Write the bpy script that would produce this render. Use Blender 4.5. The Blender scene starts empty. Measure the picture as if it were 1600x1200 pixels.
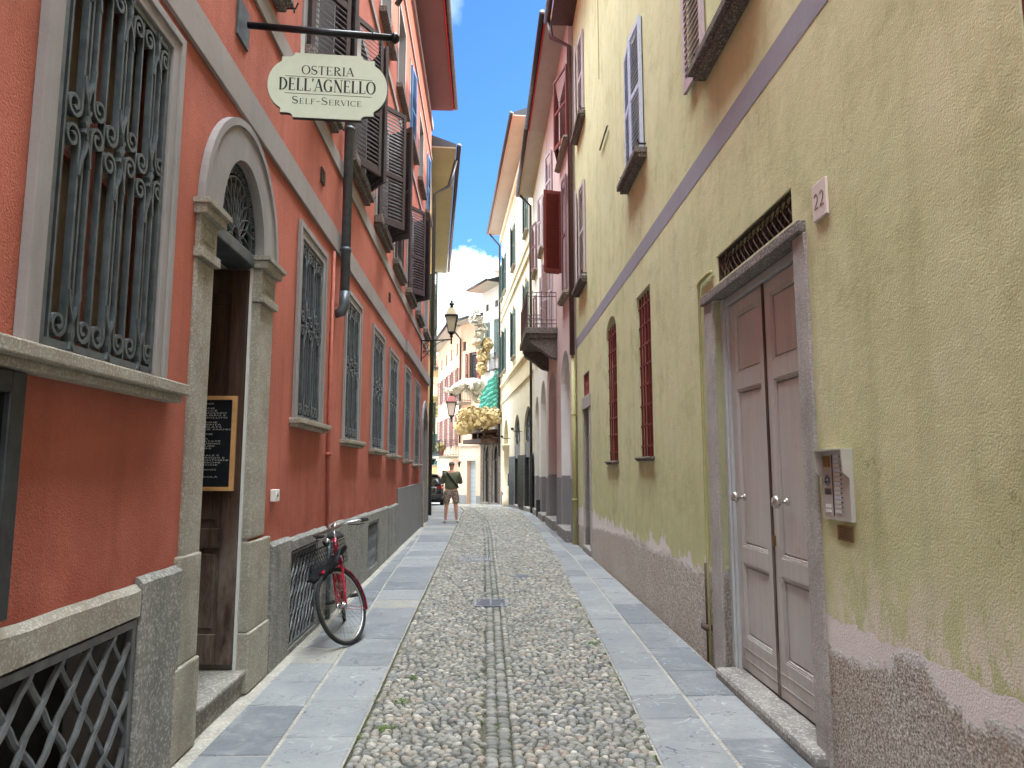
import bpy, bmesh, math, random
import numpy as np
from mathutils import Vector, Matrix, noise
from mathutils.geometry import tessellate_polygon
R = math.radians
random.seed(7); rng = np.random.default_rng(5)
sc = bpy.context.scene
C = sc.collection

# ------------------------------------------------------------------ camera
cd = bpy.data.cameras.new('camera'); cam = bpy.data.objects.new('camera', cd); C.objects.link(cam)
cam.location = (0, 0, 1.6)
cam.rotation_euler = (R(90 + 6.8013), 0, R(-1.5655))
cd.sensor_width = 36; cd.lens = 36 * 1090 / 1600; cd.clip_end = 2000; cd.clip_start = .05
sc.camera = cam
# ------------------------------------------------------------------ world: physical sky, plus unseen bright cloud added to light the lane
SUN_EL, SUN_AZ = 34, 80      # azimuth measured clockwise from +Y (north): low over the right-hand roofs
EXPO = 2.2
w = bpy.data.worlds.new('World'); sc.world = w; w.use_nodes = True
nt = w.node_tree; N = nt.nodes; LK = nt.links; N.clear()
out = N.new('ShaderNodeOutputWorld'); bg = N.new('ShaderNodeBackground'); LK.new(bg.outputs[0], out.inputs[0])
sky = N.new('ShaderNodeTexSky'); sky.sky_type = 'NISHITA'; sky.sun_disc = False
sky.sun_elevation = R(SUN_EL); sky.sun_rotation = R(SUN_AZ); sky.air_density = 1.0; sky.dust_density = .3; sky.ozone_density = 2.5
tc = N.new('ShaderNodeTexCoord')
def wmath(op, a, b=None, clamp=False):
    n = N.new('ShaderNodeMath'); n.operation = op; n.use_clamp = clamp
    for i, x in enumerate((a, b)):
        if x is None: continue
        if isinstance(x, (int, float)): n.inputs[i].default_value = x
        else: LK.new(x, n.inputs[i])
    return n.outputs[0]
def wdir(v, lo, hi):
    """smooth mask round a direction of the sky"""
    d = N.new('ShaderNodeVectorMath'); d.operation = 'DOT_PRODUCT'
    d.inputs[1].default_value = Vector(v).normalized(); LK.new(tc.outputs['Generated'], d.inputs[0])
    m = N.new('ShaderNodeMapRange'); m.inputs[1].default_value = lo; m.inputs[2].default_value = hi
    LK.new(d.outputs['Value'], m.inputs[0]); return m.outputs[0]
nz = N.new('ShaderNodeTexNoise'); nz.inputs['Scale'].default_value = 9; nz.inputs['Detail'].default_value = 9; nz.inputs['Roughness'].default_value = .58
LK.new(tc.outputs['Generated'], nz.inputs['Vector'])
nzb = N.new('ShaderNodeTexNoise'); nzb.inputs['Scale'].default_value = 2.2; nzb.inputs['Detail'].default_value = 7
LK.new(tc.outputs['Generated'], nzb.inputs['Vector'])
cumulus = wdir((-.07, 1, .185), .984, .9985)                       # cumulus low above the end of the street
blue = wdir((-.05, 1, .42), .86, .93)                               # the clear blue gap; elsewhere unseen cloud added as fill light
c1 = wmath('MULTIPLY', wmath('SUBTRACT', wmath('ADD', wmath('MULTIPLY', cumulus, .7), nz.outputs[0]), .80), 9, True)
c2 = wmath('MULTIPLY', wmath('SUBTRACT', wmath('ADD', wmath('MULTIPLY', wmath('SUBTRACT', 1, blue), .34), nzb.outputs[0]), .58), 6, True)
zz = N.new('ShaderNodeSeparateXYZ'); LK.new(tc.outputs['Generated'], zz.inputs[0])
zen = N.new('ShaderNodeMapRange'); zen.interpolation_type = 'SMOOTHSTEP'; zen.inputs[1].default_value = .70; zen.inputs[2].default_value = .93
LK.new(wmath('ADD', zz.outputs[2], wmath('MULTIPLY', wmath('SUBTRACT', nzb.outputs[0], .5), .25)), zen.inputs[0])    # unseen zenith cap, added very bright to light the narrow lane
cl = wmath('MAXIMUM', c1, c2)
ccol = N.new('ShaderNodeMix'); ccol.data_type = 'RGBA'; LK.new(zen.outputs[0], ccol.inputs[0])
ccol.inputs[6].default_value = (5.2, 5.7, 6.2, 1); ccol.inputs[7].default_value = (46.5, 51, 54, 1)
skym = N.new('ShaderNodeMix'); skym.data_type = 'RGBA'; skym.blend_type = 'MULTIPLY'; skym.inputs[0].default_value = 1
LK.new(sky.outputs[0], skym.inputs[6]); skym.inputs[7].default_value = (.26, .45, .68, 1)
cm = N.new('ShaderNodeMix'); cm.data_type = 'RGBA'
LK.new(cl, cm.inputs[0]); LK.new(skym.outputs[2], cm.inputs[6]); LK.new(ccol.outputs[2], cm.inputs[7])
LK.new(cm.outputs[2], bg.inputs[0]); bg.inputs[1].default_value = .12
sd = bpy.data.lights.new('sun', 'SUN'); sd.energy = 2.0; sd.angle = R(.6); sd.color = (1, .95, .87)
so = bpy.data.objects.new('sun', sd); C.objects.link(so)
az, el = R(SUN_AZ), R(SUN_EL)
sdir = Vector((math.sin(az) * math.cos(el), math.cos(az) * math.cos(el), math.sin(el)))
so.rotation_euler = sdir.to_track_quat('Z', 'Y').to_euler()
sc.view_settings.view_transform = 'Standard'; sc.view_settings.look = 'None'
sc.view_settings.gamma = 1; sc.view_settings.exposure = EXPO
sc.render.engine = 'CYCLES'
sc.cycles.max_bounces = 8; sc.cycles.diffuse_bounces = 5

# ------------------------------------------------------------------ materials
def lin(c):
    return tuple((x / 255 / 12.92) if x / 255 <= .04045 else ((x / 255 + .055) / 1.055) ** 2.4 for x in c)
class NT:
    def __init__(s, name):
        s.m = bpy.data.materials.new(name); s.m.use_nodes = True
        s.t = s.m.node_tree; s.n = s.t.nodes; s.b = s.n['Principled BSDF']
        s.geo = s.n.new('ShaderNodeNewGeometry')
        s.pos = s.geo.outputs['Position']
    def link(s, a, b): s.t.links.new(a, b)
    def put(s, a, sock):
        if isinstance(a, (int, float)): sock.default_value = a
        elif isinstance(a, tuple): sock.default_value = a if len(a) == 4 or sock.type == 'VECTOR' else a + (1,)
        else: s.link(a, sock)
    def noise(s, scale, detail=4, rough=.55, stretch=None, dist=0, off=None):
        n = s.n.new('ShaderNodeTexNoise'); n.inputs['Scale'].default_value = scale; n.inputs['Detail'].default_value = detail
        n.inputs['Roughness'].default_value = rough; n.inputs['Distortion'].default_value = dist
        v = s.pos
        if stretch or off:
            mp = s.n.new('ShaderNodeMapping'); mp.inputs['Scale'].default_value = stretch or (1, 1, 1)
            mp.inputs['Location'].default_value = off or (0, 0, 0)
            s.link(v, mp.inputs[0]); v = mp.outputs[0]
        s.link(v, n.inputs['Vector']); return n.outputs[0]
    def vor(s, scale, feat='F1', stretch=None, rnd=1):
        n = s.n.new('ShaderNodeTexVoronoi'); n.inputs['Scale'].default_value = scale; n.feature = feat; n.inputs['Randomness'].default_value = rnd
        v = s.pos
        if stretch:
            mp = s.n.new('ShaderNodeMapping'); mp.inputs['Scale'].default_value = stretch; s.link(v, mp.inputs[0]); v = mp.outputs[0]
        s.link(v, n.inputs['Vector']); return n.outputs
    def rng(s, x, a, b, c=0., d=1.):
        n = s.n.new('ShaderNodeMapRange'); s.link(x, n.inputs[0])
        for i, q in enumerate((a, b, c, d)): s.put(q, n.inputs[i + 1])
        return n.outputs[0]
    def math(s, op, a, b=None, clamp=False):
        n = s.n.new('ShaderNodeMath'); n.operation = op; n.use_clamp = clamp; s.put(a, n.inputs[0])
        if b is not None: s.put(b, n.inputs[1])
        return n.outputs[0]
    def mix(s, f, a, b, mode='MIX'):
        n = s.n.new('ShaderNodeMix'); n.data_type = 'RGBA'; n.blend_type = mode
        s.put(f, n.inputs[0]); s.put(a, n.inputs[6]); s.put(b, n.inputs[7]); return n.outputs[2]
    def curve(s, x, lo, hi, pts):
        """piecewise curve through (x, value) points, values within 0..1"""
        m = s.rng(x, lo, hi); n = s.n.new('ShaderNodeFloatCurve'); cv = n.mapping.curves[0]
        ps = [((a - lo) / (hi - lo), b) for a, b in pts]; cv.points[0].location = ps[0]; cv.points[1].location = ps[-1]
        for a, b in ps[1:-1]: cv.points.new(a, b)
        for p in cv.points: p.handle_type = 'VECTOR'
        n.mapping.update(); s.link(m, n.inputs['Value']); return n.outputs[0]
    def xyz(s):
        n = s.n.new('ShaderNodeSeparateXYZ'); s.link(s.pos, n.inputs[0]); return n.outputs
    def bump(s, h, strength=.3, dist=.01, prev=None):
        n = s.n.new('ShaderNodeBump'); n.inputs['Strength'].default_value = strength; n.inputs['Distance'].default_value = dist
        s.link(h, n.inputs['Height'])
        if prev is not None: s.link(prev, n.inputs['Normal'])
        return n.outputs[0]
    def fin(s, col, rough=.8, normal=None, metal=0, spec=.3):
        s.put(col, s.b.inputs['Base Color']); s.put(rough, s.b.inputs['Roughness'])
        s.b.inputs['Metallic'].default_value = metal; s.b.inputs['Specular IOR Level'].default_value = spec
        if normal is not None: s.link(normal, s.b.inputs['Normal'])
        return s.m
def mul(c, k): return tuple(x * k for x in c)

def stucco(name, rgb, var=.18, grain=60, bump=.35, streak=.25, dirt=None, dist=.006, grit=.0):
    t = NT(name); c = lin(rgb)
    big = t.noise(.9, 5, .6); med = t.noise(6, 5, .65)
    col = t.mix(t.rng(big, .3, .7), mul(c, 1 - var), mul(c, 1 + var * .5))
    col = t.mix(t.math('MULTIPLY', t.rng(med, .35, .75), .35), col, mul(c, 1.18))
    st = t.noise(7, 5, .6, (1, 1, .09)); col = t.mix(t.math('MULTIPLY', t.rng(st, .48, .72), streak), col, mul(c, .62))
    if dirt:
        z = t.xyz()[2]
        d = t.math('MULTIPLY', t.rng(z, dirt[0] + .55, dirt[0] - .1), t.rng(t.noise(3.2, 6, .7), .3, .65))
        col = t.mix(t.math('MULTIPLY', d, .6), col, lin(dirt[1]))
    fine = t.noise(grain, 3, .6); col = t.mix(t.math('MULTIPLY', t.rng(fine, .38, .66), grit), mul(c, .74) if grit else col, col) if False else t.mix(t.math('MULTIPLY', t.rng(fine, .60, .40), grit), col, mul(c, .6))
    nb = t.bump(fine, bump, dist); nb = t.bump(t.noise(2.6, 4, .6), .35, .03, nb)
    return t.fin(col, .9, nb, spec=.15)
def stone(name, rgb, rgb2, grain=90, bump=.5, var=.5, dist=.006, rough=.85):
    t = NT(name); a, b = lin(rgb), lin(rgb2)
    f = t.noise(grain, 6, .75); m = t.noise(3.5, 6, .65)
    col = t.mix(t.rng(m, .35, .68), a, b)
    col = t.mix(t.math('MULTIPLY', t.rng(f, .42, .62), var), col, mul(a, .38))
    sp = t.vor(grain * 1.3)['Color']; s2 = t.n.new('ShaderNodeSeparateColor'); t.link(sp, s2.inputs[0])
    col = t.mix(t.math('MULTIPLY', t.math('GREATER_THAN', s2.outputs[0], .8), .35), col, (.62, .6, .56))
    col = t.mix(t.math('MULTIPLY', t.rng(t.noise(5, 5, .6, (1, 1, .15)), .5, .75), .4), col, mul(b, .5))
    nb = t.bump(f, bump, dist); nb = t.bump(t.noise(12, 5, .6), .4, .012, nb)
    return t.fin(col, rough, nb, spec=.25)
def paint(name, rgb, rough=.45, var=.14, metal=0, spec=.4, bump=.12, wear=None, grain=(1, 1, 1)):
    t = NT(name); c = lin(rgb)
    n = t.noise(14, 5, .6, grain); col = t.mix(t.rng(n, .3, .7), mul(c, 1 - var), mul(c, 1 + var))
    if wear:
        col = t.mix(t.rng(t.noise(38, 6, .7), .64, .72), col, lin(wear))
    return t.fin(col, t.rng(t.noise(9, 4), .3, .7, rough * .8, min(1, rough * 1.25)), t.bump(t.noise(70, 3), bump, .002), metal, spec)

M = {}
M['red'] = stucco('red_stucco', (186, 109, 92), var=.24, streak=.5, bump=.8, grain=100, dist=.007, grit=.35, dirt=(1.15, (140, 60, 48)))
M['trim'] = stucco('grey_trim_plaster', (148, 142, 141), var=.16, streak=.35, bump=.25, grain=90)
M['band'] = stucco('grey_band_plaster', (148, 140, 137), var=.1, streak=.2, bump=.25, grain=90)
M['granite'] = stone('grey_granite', (152, 150, 144), (116, 114, 110), 60, .7, .7)
M['granite_warm'] = stone('warm_granite', (172, 166, 152), (144, 134, 120), 95, .8)
M['sill'] = stone('sill_stone', (168, 158, 142), (138, 126, 110), 85, .5)
M['dark_sill'] = stone('dark_sill_stone', (112, 102, 96), (88, 80, 76), 85, .5)
M['coarse_granite'] = stone('pink_granite_jamb', (200, 192, 186), (166, 156, 148), 120, 1.0, .8, .012)
M['brown_stone'] = stone('brown_arcade_stone', (122, 106, 92), (96, 82, 72), 30, .4)
M['lintel_stone'] = stone('grey_lintel_stone', (134, 126, 122), (112, 106, 102), 85, .5)
M['step'] = stone('worn_step_stone', (150, 144, 136), (118, 114, 110), 60, .4, .3)
M['iron'] = paint('grey_iron', (88, 94, 98), .38, .3, .3, bump=.3)
M['iron_dark'] = paint('dark_iron', (56, 58, 60), .5, .3, .3, bump=.3, wear=(110, 96, 84))
M['iron_lattice'] = paint('worn_iron_lattice', (96, 97, 98), .36, .3, .3, bump=.4, wear=(120, 104, 92))
M['rust_iron'] = paint('rusty_iron', (84, 66, 58), .75, .35, .1, bump=.5)
M['maroon'] = paint('maroon_iron', (108, 34, 38), .5, .15)
M['brown_shutter'] = paint('dark_brown_shutter', (68, 56, 58), .5, .15)
M['mauve_shutter'] = paint('pale_mauve_shutter', (186, 172, 176), .5, .08)
M['blue_shutter'] = paint('pale_blue_shutter', (186, 196, 216), .45, .08)
M['blue2'] = paint('blue_shutter_paint', (84, 118, 160), .5, .1)
M['redbrown'] = paint('red_brown_shutter', (112, 46, 38), .5, .15)
M['plum'] = paint('plum_shutter', (124, 92, 96), .5, .12)
M['green_shutter'] = paint('grey_green_shutter', (96, 116, 112), .5, .12)
M['teal_shutter'] = paint('teal_shutter', (70, 128, 122), .5, .12)
M['yellow_shutter'] = paint('yellow_shutter', (190, 176, 110), .5, .12)
M['white_paint'] = paint('white_frame_paint', (208, 206, 202), .5, .06, wear=(150, 140, 130))
M['glass'] = paint('dark_window_glass', (30, 32, 34), .08, .2, spec=.6, bump=.02)
M['curtain'] = paint('beige_window_panel', (92, 76, 58), .4, .2, spec=.5)
M['sash'] = paint('red_brown_window_sash', (104, 50, 38), .5, .2)
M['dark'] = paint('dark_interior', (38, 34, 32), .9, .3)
M['soffit_red'] = stucco('red_house_soffit', (122, 98, 98), .08, streak=.1)
M['soffit'] = stucco('pale_soffit', (170, 162, 152), .08, streak=.1)
M['soffit_ochre'] = stucco('ochre_soffit', (152, 144, 122), .08, streak=.1)
M['redline'] = paint('red_fascia_line', (186, 44, 50), .6)
M['copper'] = paint('salmon_fascia', (196, 156, 138), .6)
M['gutter'] = paint('dark_gutter_metal', (66, 66, 68), .4, .12, .5)
M['pipe_grey'] = paint('grey_downpipe', (92, 100, 106), .38, .2, .45, wear=(70, 84, 78))
M['pipe_brown'] = paint('brown_downpipe', (86, 62, 62), .4, .15, .3)
M['pipe_red'] = paint('red_painted_pipe', (170, 92, 76), .6, .15)
M['pipe_green'] = paint('green_painted_pipe', (170, 166, 116), .6, .1)
M['wood_box'] = paint('warm_wood_frame', (206, 158, 104), .55, .15, bump=.2)
M['slate'] = paint('blackboard_slate', (26, 30, 36), .6, .3, spec=.2)
M['chalk'] = paint('chalk', (196, 198, 196), .9)
M['sign'] = paint('pale_green_sign_face', (200, 210, 190), .5, .04)
M['ink'] = paint('black_lettering', (34, 34, 34), .6)
M['black'] = paint('black_metal', (30, 32, 36), .35, .2, .3)
M['intercom_silver'] = paint('intercom_silver', (182, 178, 170), .4, .06, .15)
M['steel'] = paint('brushed_steel', (176, 172, 164), .3, .1, .8, bump=.1)
M['brass'] = paint('worn_brass', (140, 108, 64), .45, .3, .6)
M['white'] = paint('white_plastic', (226, 226, 222), .4, .04)
M['tile'] = paint('house_number_marble', (216, 204, 198), .5, .06)
M['roof'] = None
def rooftile():
    t = NT('clay_roof_tiles'); wv = t.n.new('ShaderNodeTexWave'); wv.inputs['Scale'].default_value = 5; t.link(t.pos, wv.inputs[0])
    c = t.mix(t.noise(9, 5), lin((188, 120, 92)), lin((140, 88, 70)))
    return t.fin(c, .9, t.bump(wv.outputs[1], .8, .05))
M['roof'] = rooftile()
M['pink'] = stucco('pink_stucco', (200, 178, 174), .08, bump=.2, streak=.15)
M['offwhite'] = stucco('white_stucco', (214, 212, 208), .06, bump=.2, streak=.12)
M['dado'] = stucco('grey_dado_plaster', (132, 130, 130), .08, bump=.2, streak=.2)
M['cream'] = stucco('cream_stucco', (214, 202, 174), .08, bump=.2, streak=.22)
M['cream_pale'] = stucco('pale_cream_stucco', (220, 214, 194), .08, bump=.2, streak=.18)
M['ochre'] = stucco('ochre_stucco', (206, 176, 118), .1, bump=.2)
M['beige'] = stucco('beige_stucco', (204, 180, 158), .1, bump=.2, streak=.25)
M['peach'] = stucco('peach_stucco', (224, 182, 156), .1, bump=.2, streak=.2)
M['paleyellow'] = stucco('pale_yellow_stucco', (228, 220, 190), .06, bump=.2, streak=.1)
M['buff'] = stucco('buff_stucco', (222, 190, 136), .06, bump=.2)
M['house_white'] = stucco('chalk_white_stucco', (206, 200, 194), .08, bump=.2)
M['rubber'] = paint('tyre_rubber', (34, 34, 36), .75, .2, bump=.3)
M['bike_red'] = paint('raspberry_frame_paint', (176, 28, 58), .25, .08, spec=.6)
M['chrome'] = paint('dull_chrome', (190, 190, 190), .22, .08, .9, bump=.03)
M['cloth_black'] = paint('black_cloth', (28, 28, 32), .9, .3, bump=.6)
M['car'] = paint('black_car_paint', (16, 20, 30), .15, .1, spec=.7, bump=.0)
M['carglass'] = paint('tinted_car_glass', (14, 16, 18), .05, .1, spec=.8, bump=0)
M['lamp_red'] = paint('red_lens', (120, 20, 20), .2)
M['hood_red'] = paint('faded_red_lantern_hood', (138, 78, 78), .5)
M['plate'] = paint('number_plate', (196, 206, 220), .4, .04)
M['lantern_glass'] = paint('cream_lantern_glass', (196, 184, 150), .25, .1, spec=.6)
M['skin'] = paint('skin', (206, 150, 124), .6, .06)
M['hair'] = paint('grey_hair', (120, 112, 106), .9, .2)
M['shirt'] = paint('olive_cotton', (104, 108, 84), .9, .12, bump=.4)
M['shoe'] = paint('white_canvas', (224, 222, 216), .7, .05)
M['strap'] = paint('dark_strap', (34, 34, 36), .7)
M['garage'] = paint('grey_roller_door', (150, 156, 158), .5, .05)
M['greydoor_old'] = paint('dove_grey_door_paint', (182, 178, 172), .42, .05, wear=(150, 140, 134), grain=(1, 1, .3))
M['greypost'] = paint('pale_grey_door_frame', (178, 180, 180), .45, .05)
def camo():
    t = NT('camouflage_cloth'); n = t.noise(22, 3)
    c = t.mix(t.math('GREATER_THAN', n, .5), lin((160, 136, 118)), lin((92, 84, 72)))
    c = t.mix(t.math('GREATER_THAN', t.noise(30, 3, off=(3, 5, 1)), .57), c, lin((196, 178, 160)))
    return t.fin(c, .9)
M['camo'] = camo()
def greydoor():
    t = NT('dove_grey_door_paint'); z = t.xyz()[2]; c = lin((186, 181, 176))
    g = t.noise(22, 6, .7, (1, 1, .06)); col = t.mix(t.rng(g, .35, .65), mul(c, .9), mul(c, 1.05))
    col = t.mix(t.math('MULTIPLY', t.math('MULTIPLY', t.rng(z, .55, .05), t.rng(t.noise(6, 6, .7), .35, .6)), .55), col, lin((128, 118, 108)))
    col = t.mix(t.math('MULTIPLY', t.rng(t.noise(9, 7, .75, off=(1, 4, 2)), .62, .66), .6), col, lin((148, 136, 124)))
    col = t.mix(t.math('MULTIPLY', t.rng(t.noise(1.6, 4), .5, .62), .25), col, lin((190, 168, 160)))
    return t.fin(col, t.rng(t.noise(5, 4), .3, .7, .35, .6), t.bump(g, .25, .002), spec=.4)
M['greydoor'] = greydoor()
def oldwood():
    t = NT('weathered_dark_wood'); g = t.noise(16, 6, .7, (1.5, 1.5, .12)); g2 = t.noise(60, 4, .6, (1.5, 1.5, .05))
    z = t.xyz()[2]
    c = t.mix(t.rng(g, .3, .7), lin((46, 32, 28)), lin((90, 66, 54)))
    c = t.mix(t.math('MULTIPLY', t.rng(g2, .5, .65), .4), c, lin((44, 30, 26)))
    # grey bleached timber low down, where rain and feet reach
    c = t.mix(t.math('MULTIPLY', t.rng(z, 1.35, .8), t.rng(t.noise(8, 6, .7, (1, 1, .3)), .35, .65)), c, lin((128, 116, 106)))
    return t.fin(c, .7, t.bump(g2, .5, .004), spec=.25)
M['oldwood'] = oldwood()
def greenwall():
    """yellow-green paint over pinkish plaster over bare roughcast"""
    t = NT('green_stucco_peeling'); X, Y, Z = t.xyz()
    c = lin((196, 197, 153)); c2 = lin((213, 212, 172)); c3 = lin((178, 179, 127))
    big = t.noise(.55, 5, .6); med = t.noise(4.5, 6, .65)
    col = t.mix(t.rng(big, .32, .68), c, c2)
    col = t.mix(t.math('MULTIPLY', t.rng(Z, 2.4, .6), .65), col, c3)
    col = t.mix(t.math('MULTIPLY', t.rng(med, .4, .75), .35), col, mul(c2, 1.1))
    stv = t.noise(5, 5, .6, (1, 1, .1)); col = t.mix(t.math('MULTIPLY', t.rng(stv, .5, .75), .3), col, mul(c3, .75))
    blot = t.noise(1.7, 6, .72, off=(7, 1, 3)); col = t.mix(t.math('MULTIPLY', t.rng(blot, .52, .62), .32), col, mul(c3, .8)); col = t.mix(t.math('MULTIPLY', t.rng(blot, .42, .36), .25), col, lin((222, 216, 186)))
    cr = t.n.new('ShaderNodeTexVoronoi'); cr.feature = 'DISTANCE_TO_EDGE'; cr.inputs['Scale'].default_value = .55
    mpv = t.n.new('ShaderNodeVectorMath'); mpv.operation = 'ADD'; t.link(t.pos, mpv.inputs[0]); nzv = t.n.new('ShaderNodeTexNoise'); nzv.inputs['Scale'].default_value = 2.5; nzv.inputs['Detail'].default_value = 6; t.link(t.pos, nzv.inputs[0]); t.link(nzv.outputs[1], mpv.inputs[1]); t.link(mpv.outputs[0], cr.inputs[0])
    crk = t.math('MULTIPLY', t.math('LESS_THAN', cr.outputs[0], .0022), t.math('GREATER_THAN', t.noise(.9, 3, off=(2, 8, 5)), .53)); col = t.mix(t.math('MULTIPLY', crk, .35), col, lin((120, 112, 84)))
    # pale bloom where damp has lifted the paint
    damp = t.math('MULTIPLY', t.rng(Z, 1.22, .86), t.rng(t.noise(6, 8, .75, (1, 1, .4)), .47, .52))
    dampY = t.rng(Y, 4.0, 3.6); damp = t.math('MULTIPLY', damp, dampY)
    col = t.mix(t.math('MULTIPLY', damp, .8), col, lin((222, 212, 198)))
    chip = t.n.new('ShaderNodeSeparateColor'); t.link(t.vor(17)['Color'], chip.inputs[0]); chipv = t.math('MULTIPLY', t.math('SUBTRACT', chip.outputs[0], .5), .05)
    edge = t.noise(1.6, 7, .62); edge2 = t.noise(3.3, 9, .7, off=(9, 2, 4))
    near = t.rng(Y, 4.6, 3.9)                                     # 1 on the near side of the door
    paint_edge = t.math('ADD', t.rng(near, 0, 1, .76, .80), t.math('MULTIPLY', t.math('SUBTRACT', edge2, .5), t.rng(near, 0, 1, .9, .07)))
    paint_edge = t.math('ADD', paint_edge, t.math('MULTIPLY', chipv, .5))
    bare = t.math('LESS_THAN', Z, paint_edge)
    col = t.mix(bare, col, t.mix(med, lin((232, 224, 220)), lin((214, 204, 200))))
    rough_edge = t.curve(Y, -9, 15, [(-9, .55), (0, .62), (1.2, .7), (2.2, .74), (2.5, .70), (2.75, .655), (2.9, .69), (3.02, .785), (3.2, .80), (3.3, .68), (3.6, .655), (3.85, .64), (5.6, .79), (6.4, .70), (7.15, .74), (8.0, .66), (8.7, .72), (10.2, .66), (11.5, .62), (12.5, .55), (15, .42)])
    rough_edge = t.math('ADD', rough_edge, t.math('MULTIPLY', t.math('SUBTRACT', edge, .5), .09))
    rough_edge = t.math('ADD', rough_edge, chipv); rough_edge = t.math('MINIMUM', rough_edge, t.math('SUBTRACT', paint_edge, .012))
    
    rc = t.math('LESS_THAN', Z, rough_edge)
    pv = t.vor(75); g = t.noise(48, 5, .75)
    g = t.noise(62, 6, .8); rcol = t.mix(t.rng(g, .40, .60), lin((136, 118, 102)), lin((252, 244, 232)))
    rcol = t.mix(t.math('MULTIPLY', t.rng(t.noise(1.3, 4), .4, .7), .45), rcol, t.mix(g, lin((138, 116, 94)), lin((222, 202, 180))))
    lip = t.math('MULTIPLY', rc, t.rng(t.math('SUBTRACT', rough_edge, Z), .05, .0)); lip = t.math('MULTIPLY', lip, t.rng(g, .2, .42))
    rcol = t.mix(t.math('MULTIPLY', lip, .95), rcol, lin((252, 248, 244)))
    col = t.mix(rc, col, rcol)
    h = t.math('ADD', t.math('MULTIPLY', t.noise(95, 3, .6), t.rng(rc, 0, 1, .0035, 0.0)), t.math('MULTIPLY', t.math('ADD', g, t.math('MULTIPLY', pv['Distance'], 1.2)), t.math('MULTIPLY', rc, .02)))
    h = t.math('ADD', h, t.math('MULTIPLY', t.math('SUBTRACT', 1, rc), .014)); h = t.math('ADD', h, t.math('MULTIPLY', t.math('SUBTRACT', 1, bare), .004))
    n = t.n.new('ShaderNodeBump'); n.inputs['Strength'].default_value = 1; n.inputs['Distance'].default_value = 1; t.link(h, n.inputs['Height'])
    nb = t.bump(t.noise(2.2, 4, .6), .4, .03, n.outputs[0])
    return t.fin(col, .92, nb, spec=.12)
M['green'] = greenwall()
M['violet'] = stucco('violet_grey_band', (148, 146, 156), .06, bump=.3, streak=.12)

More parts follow.
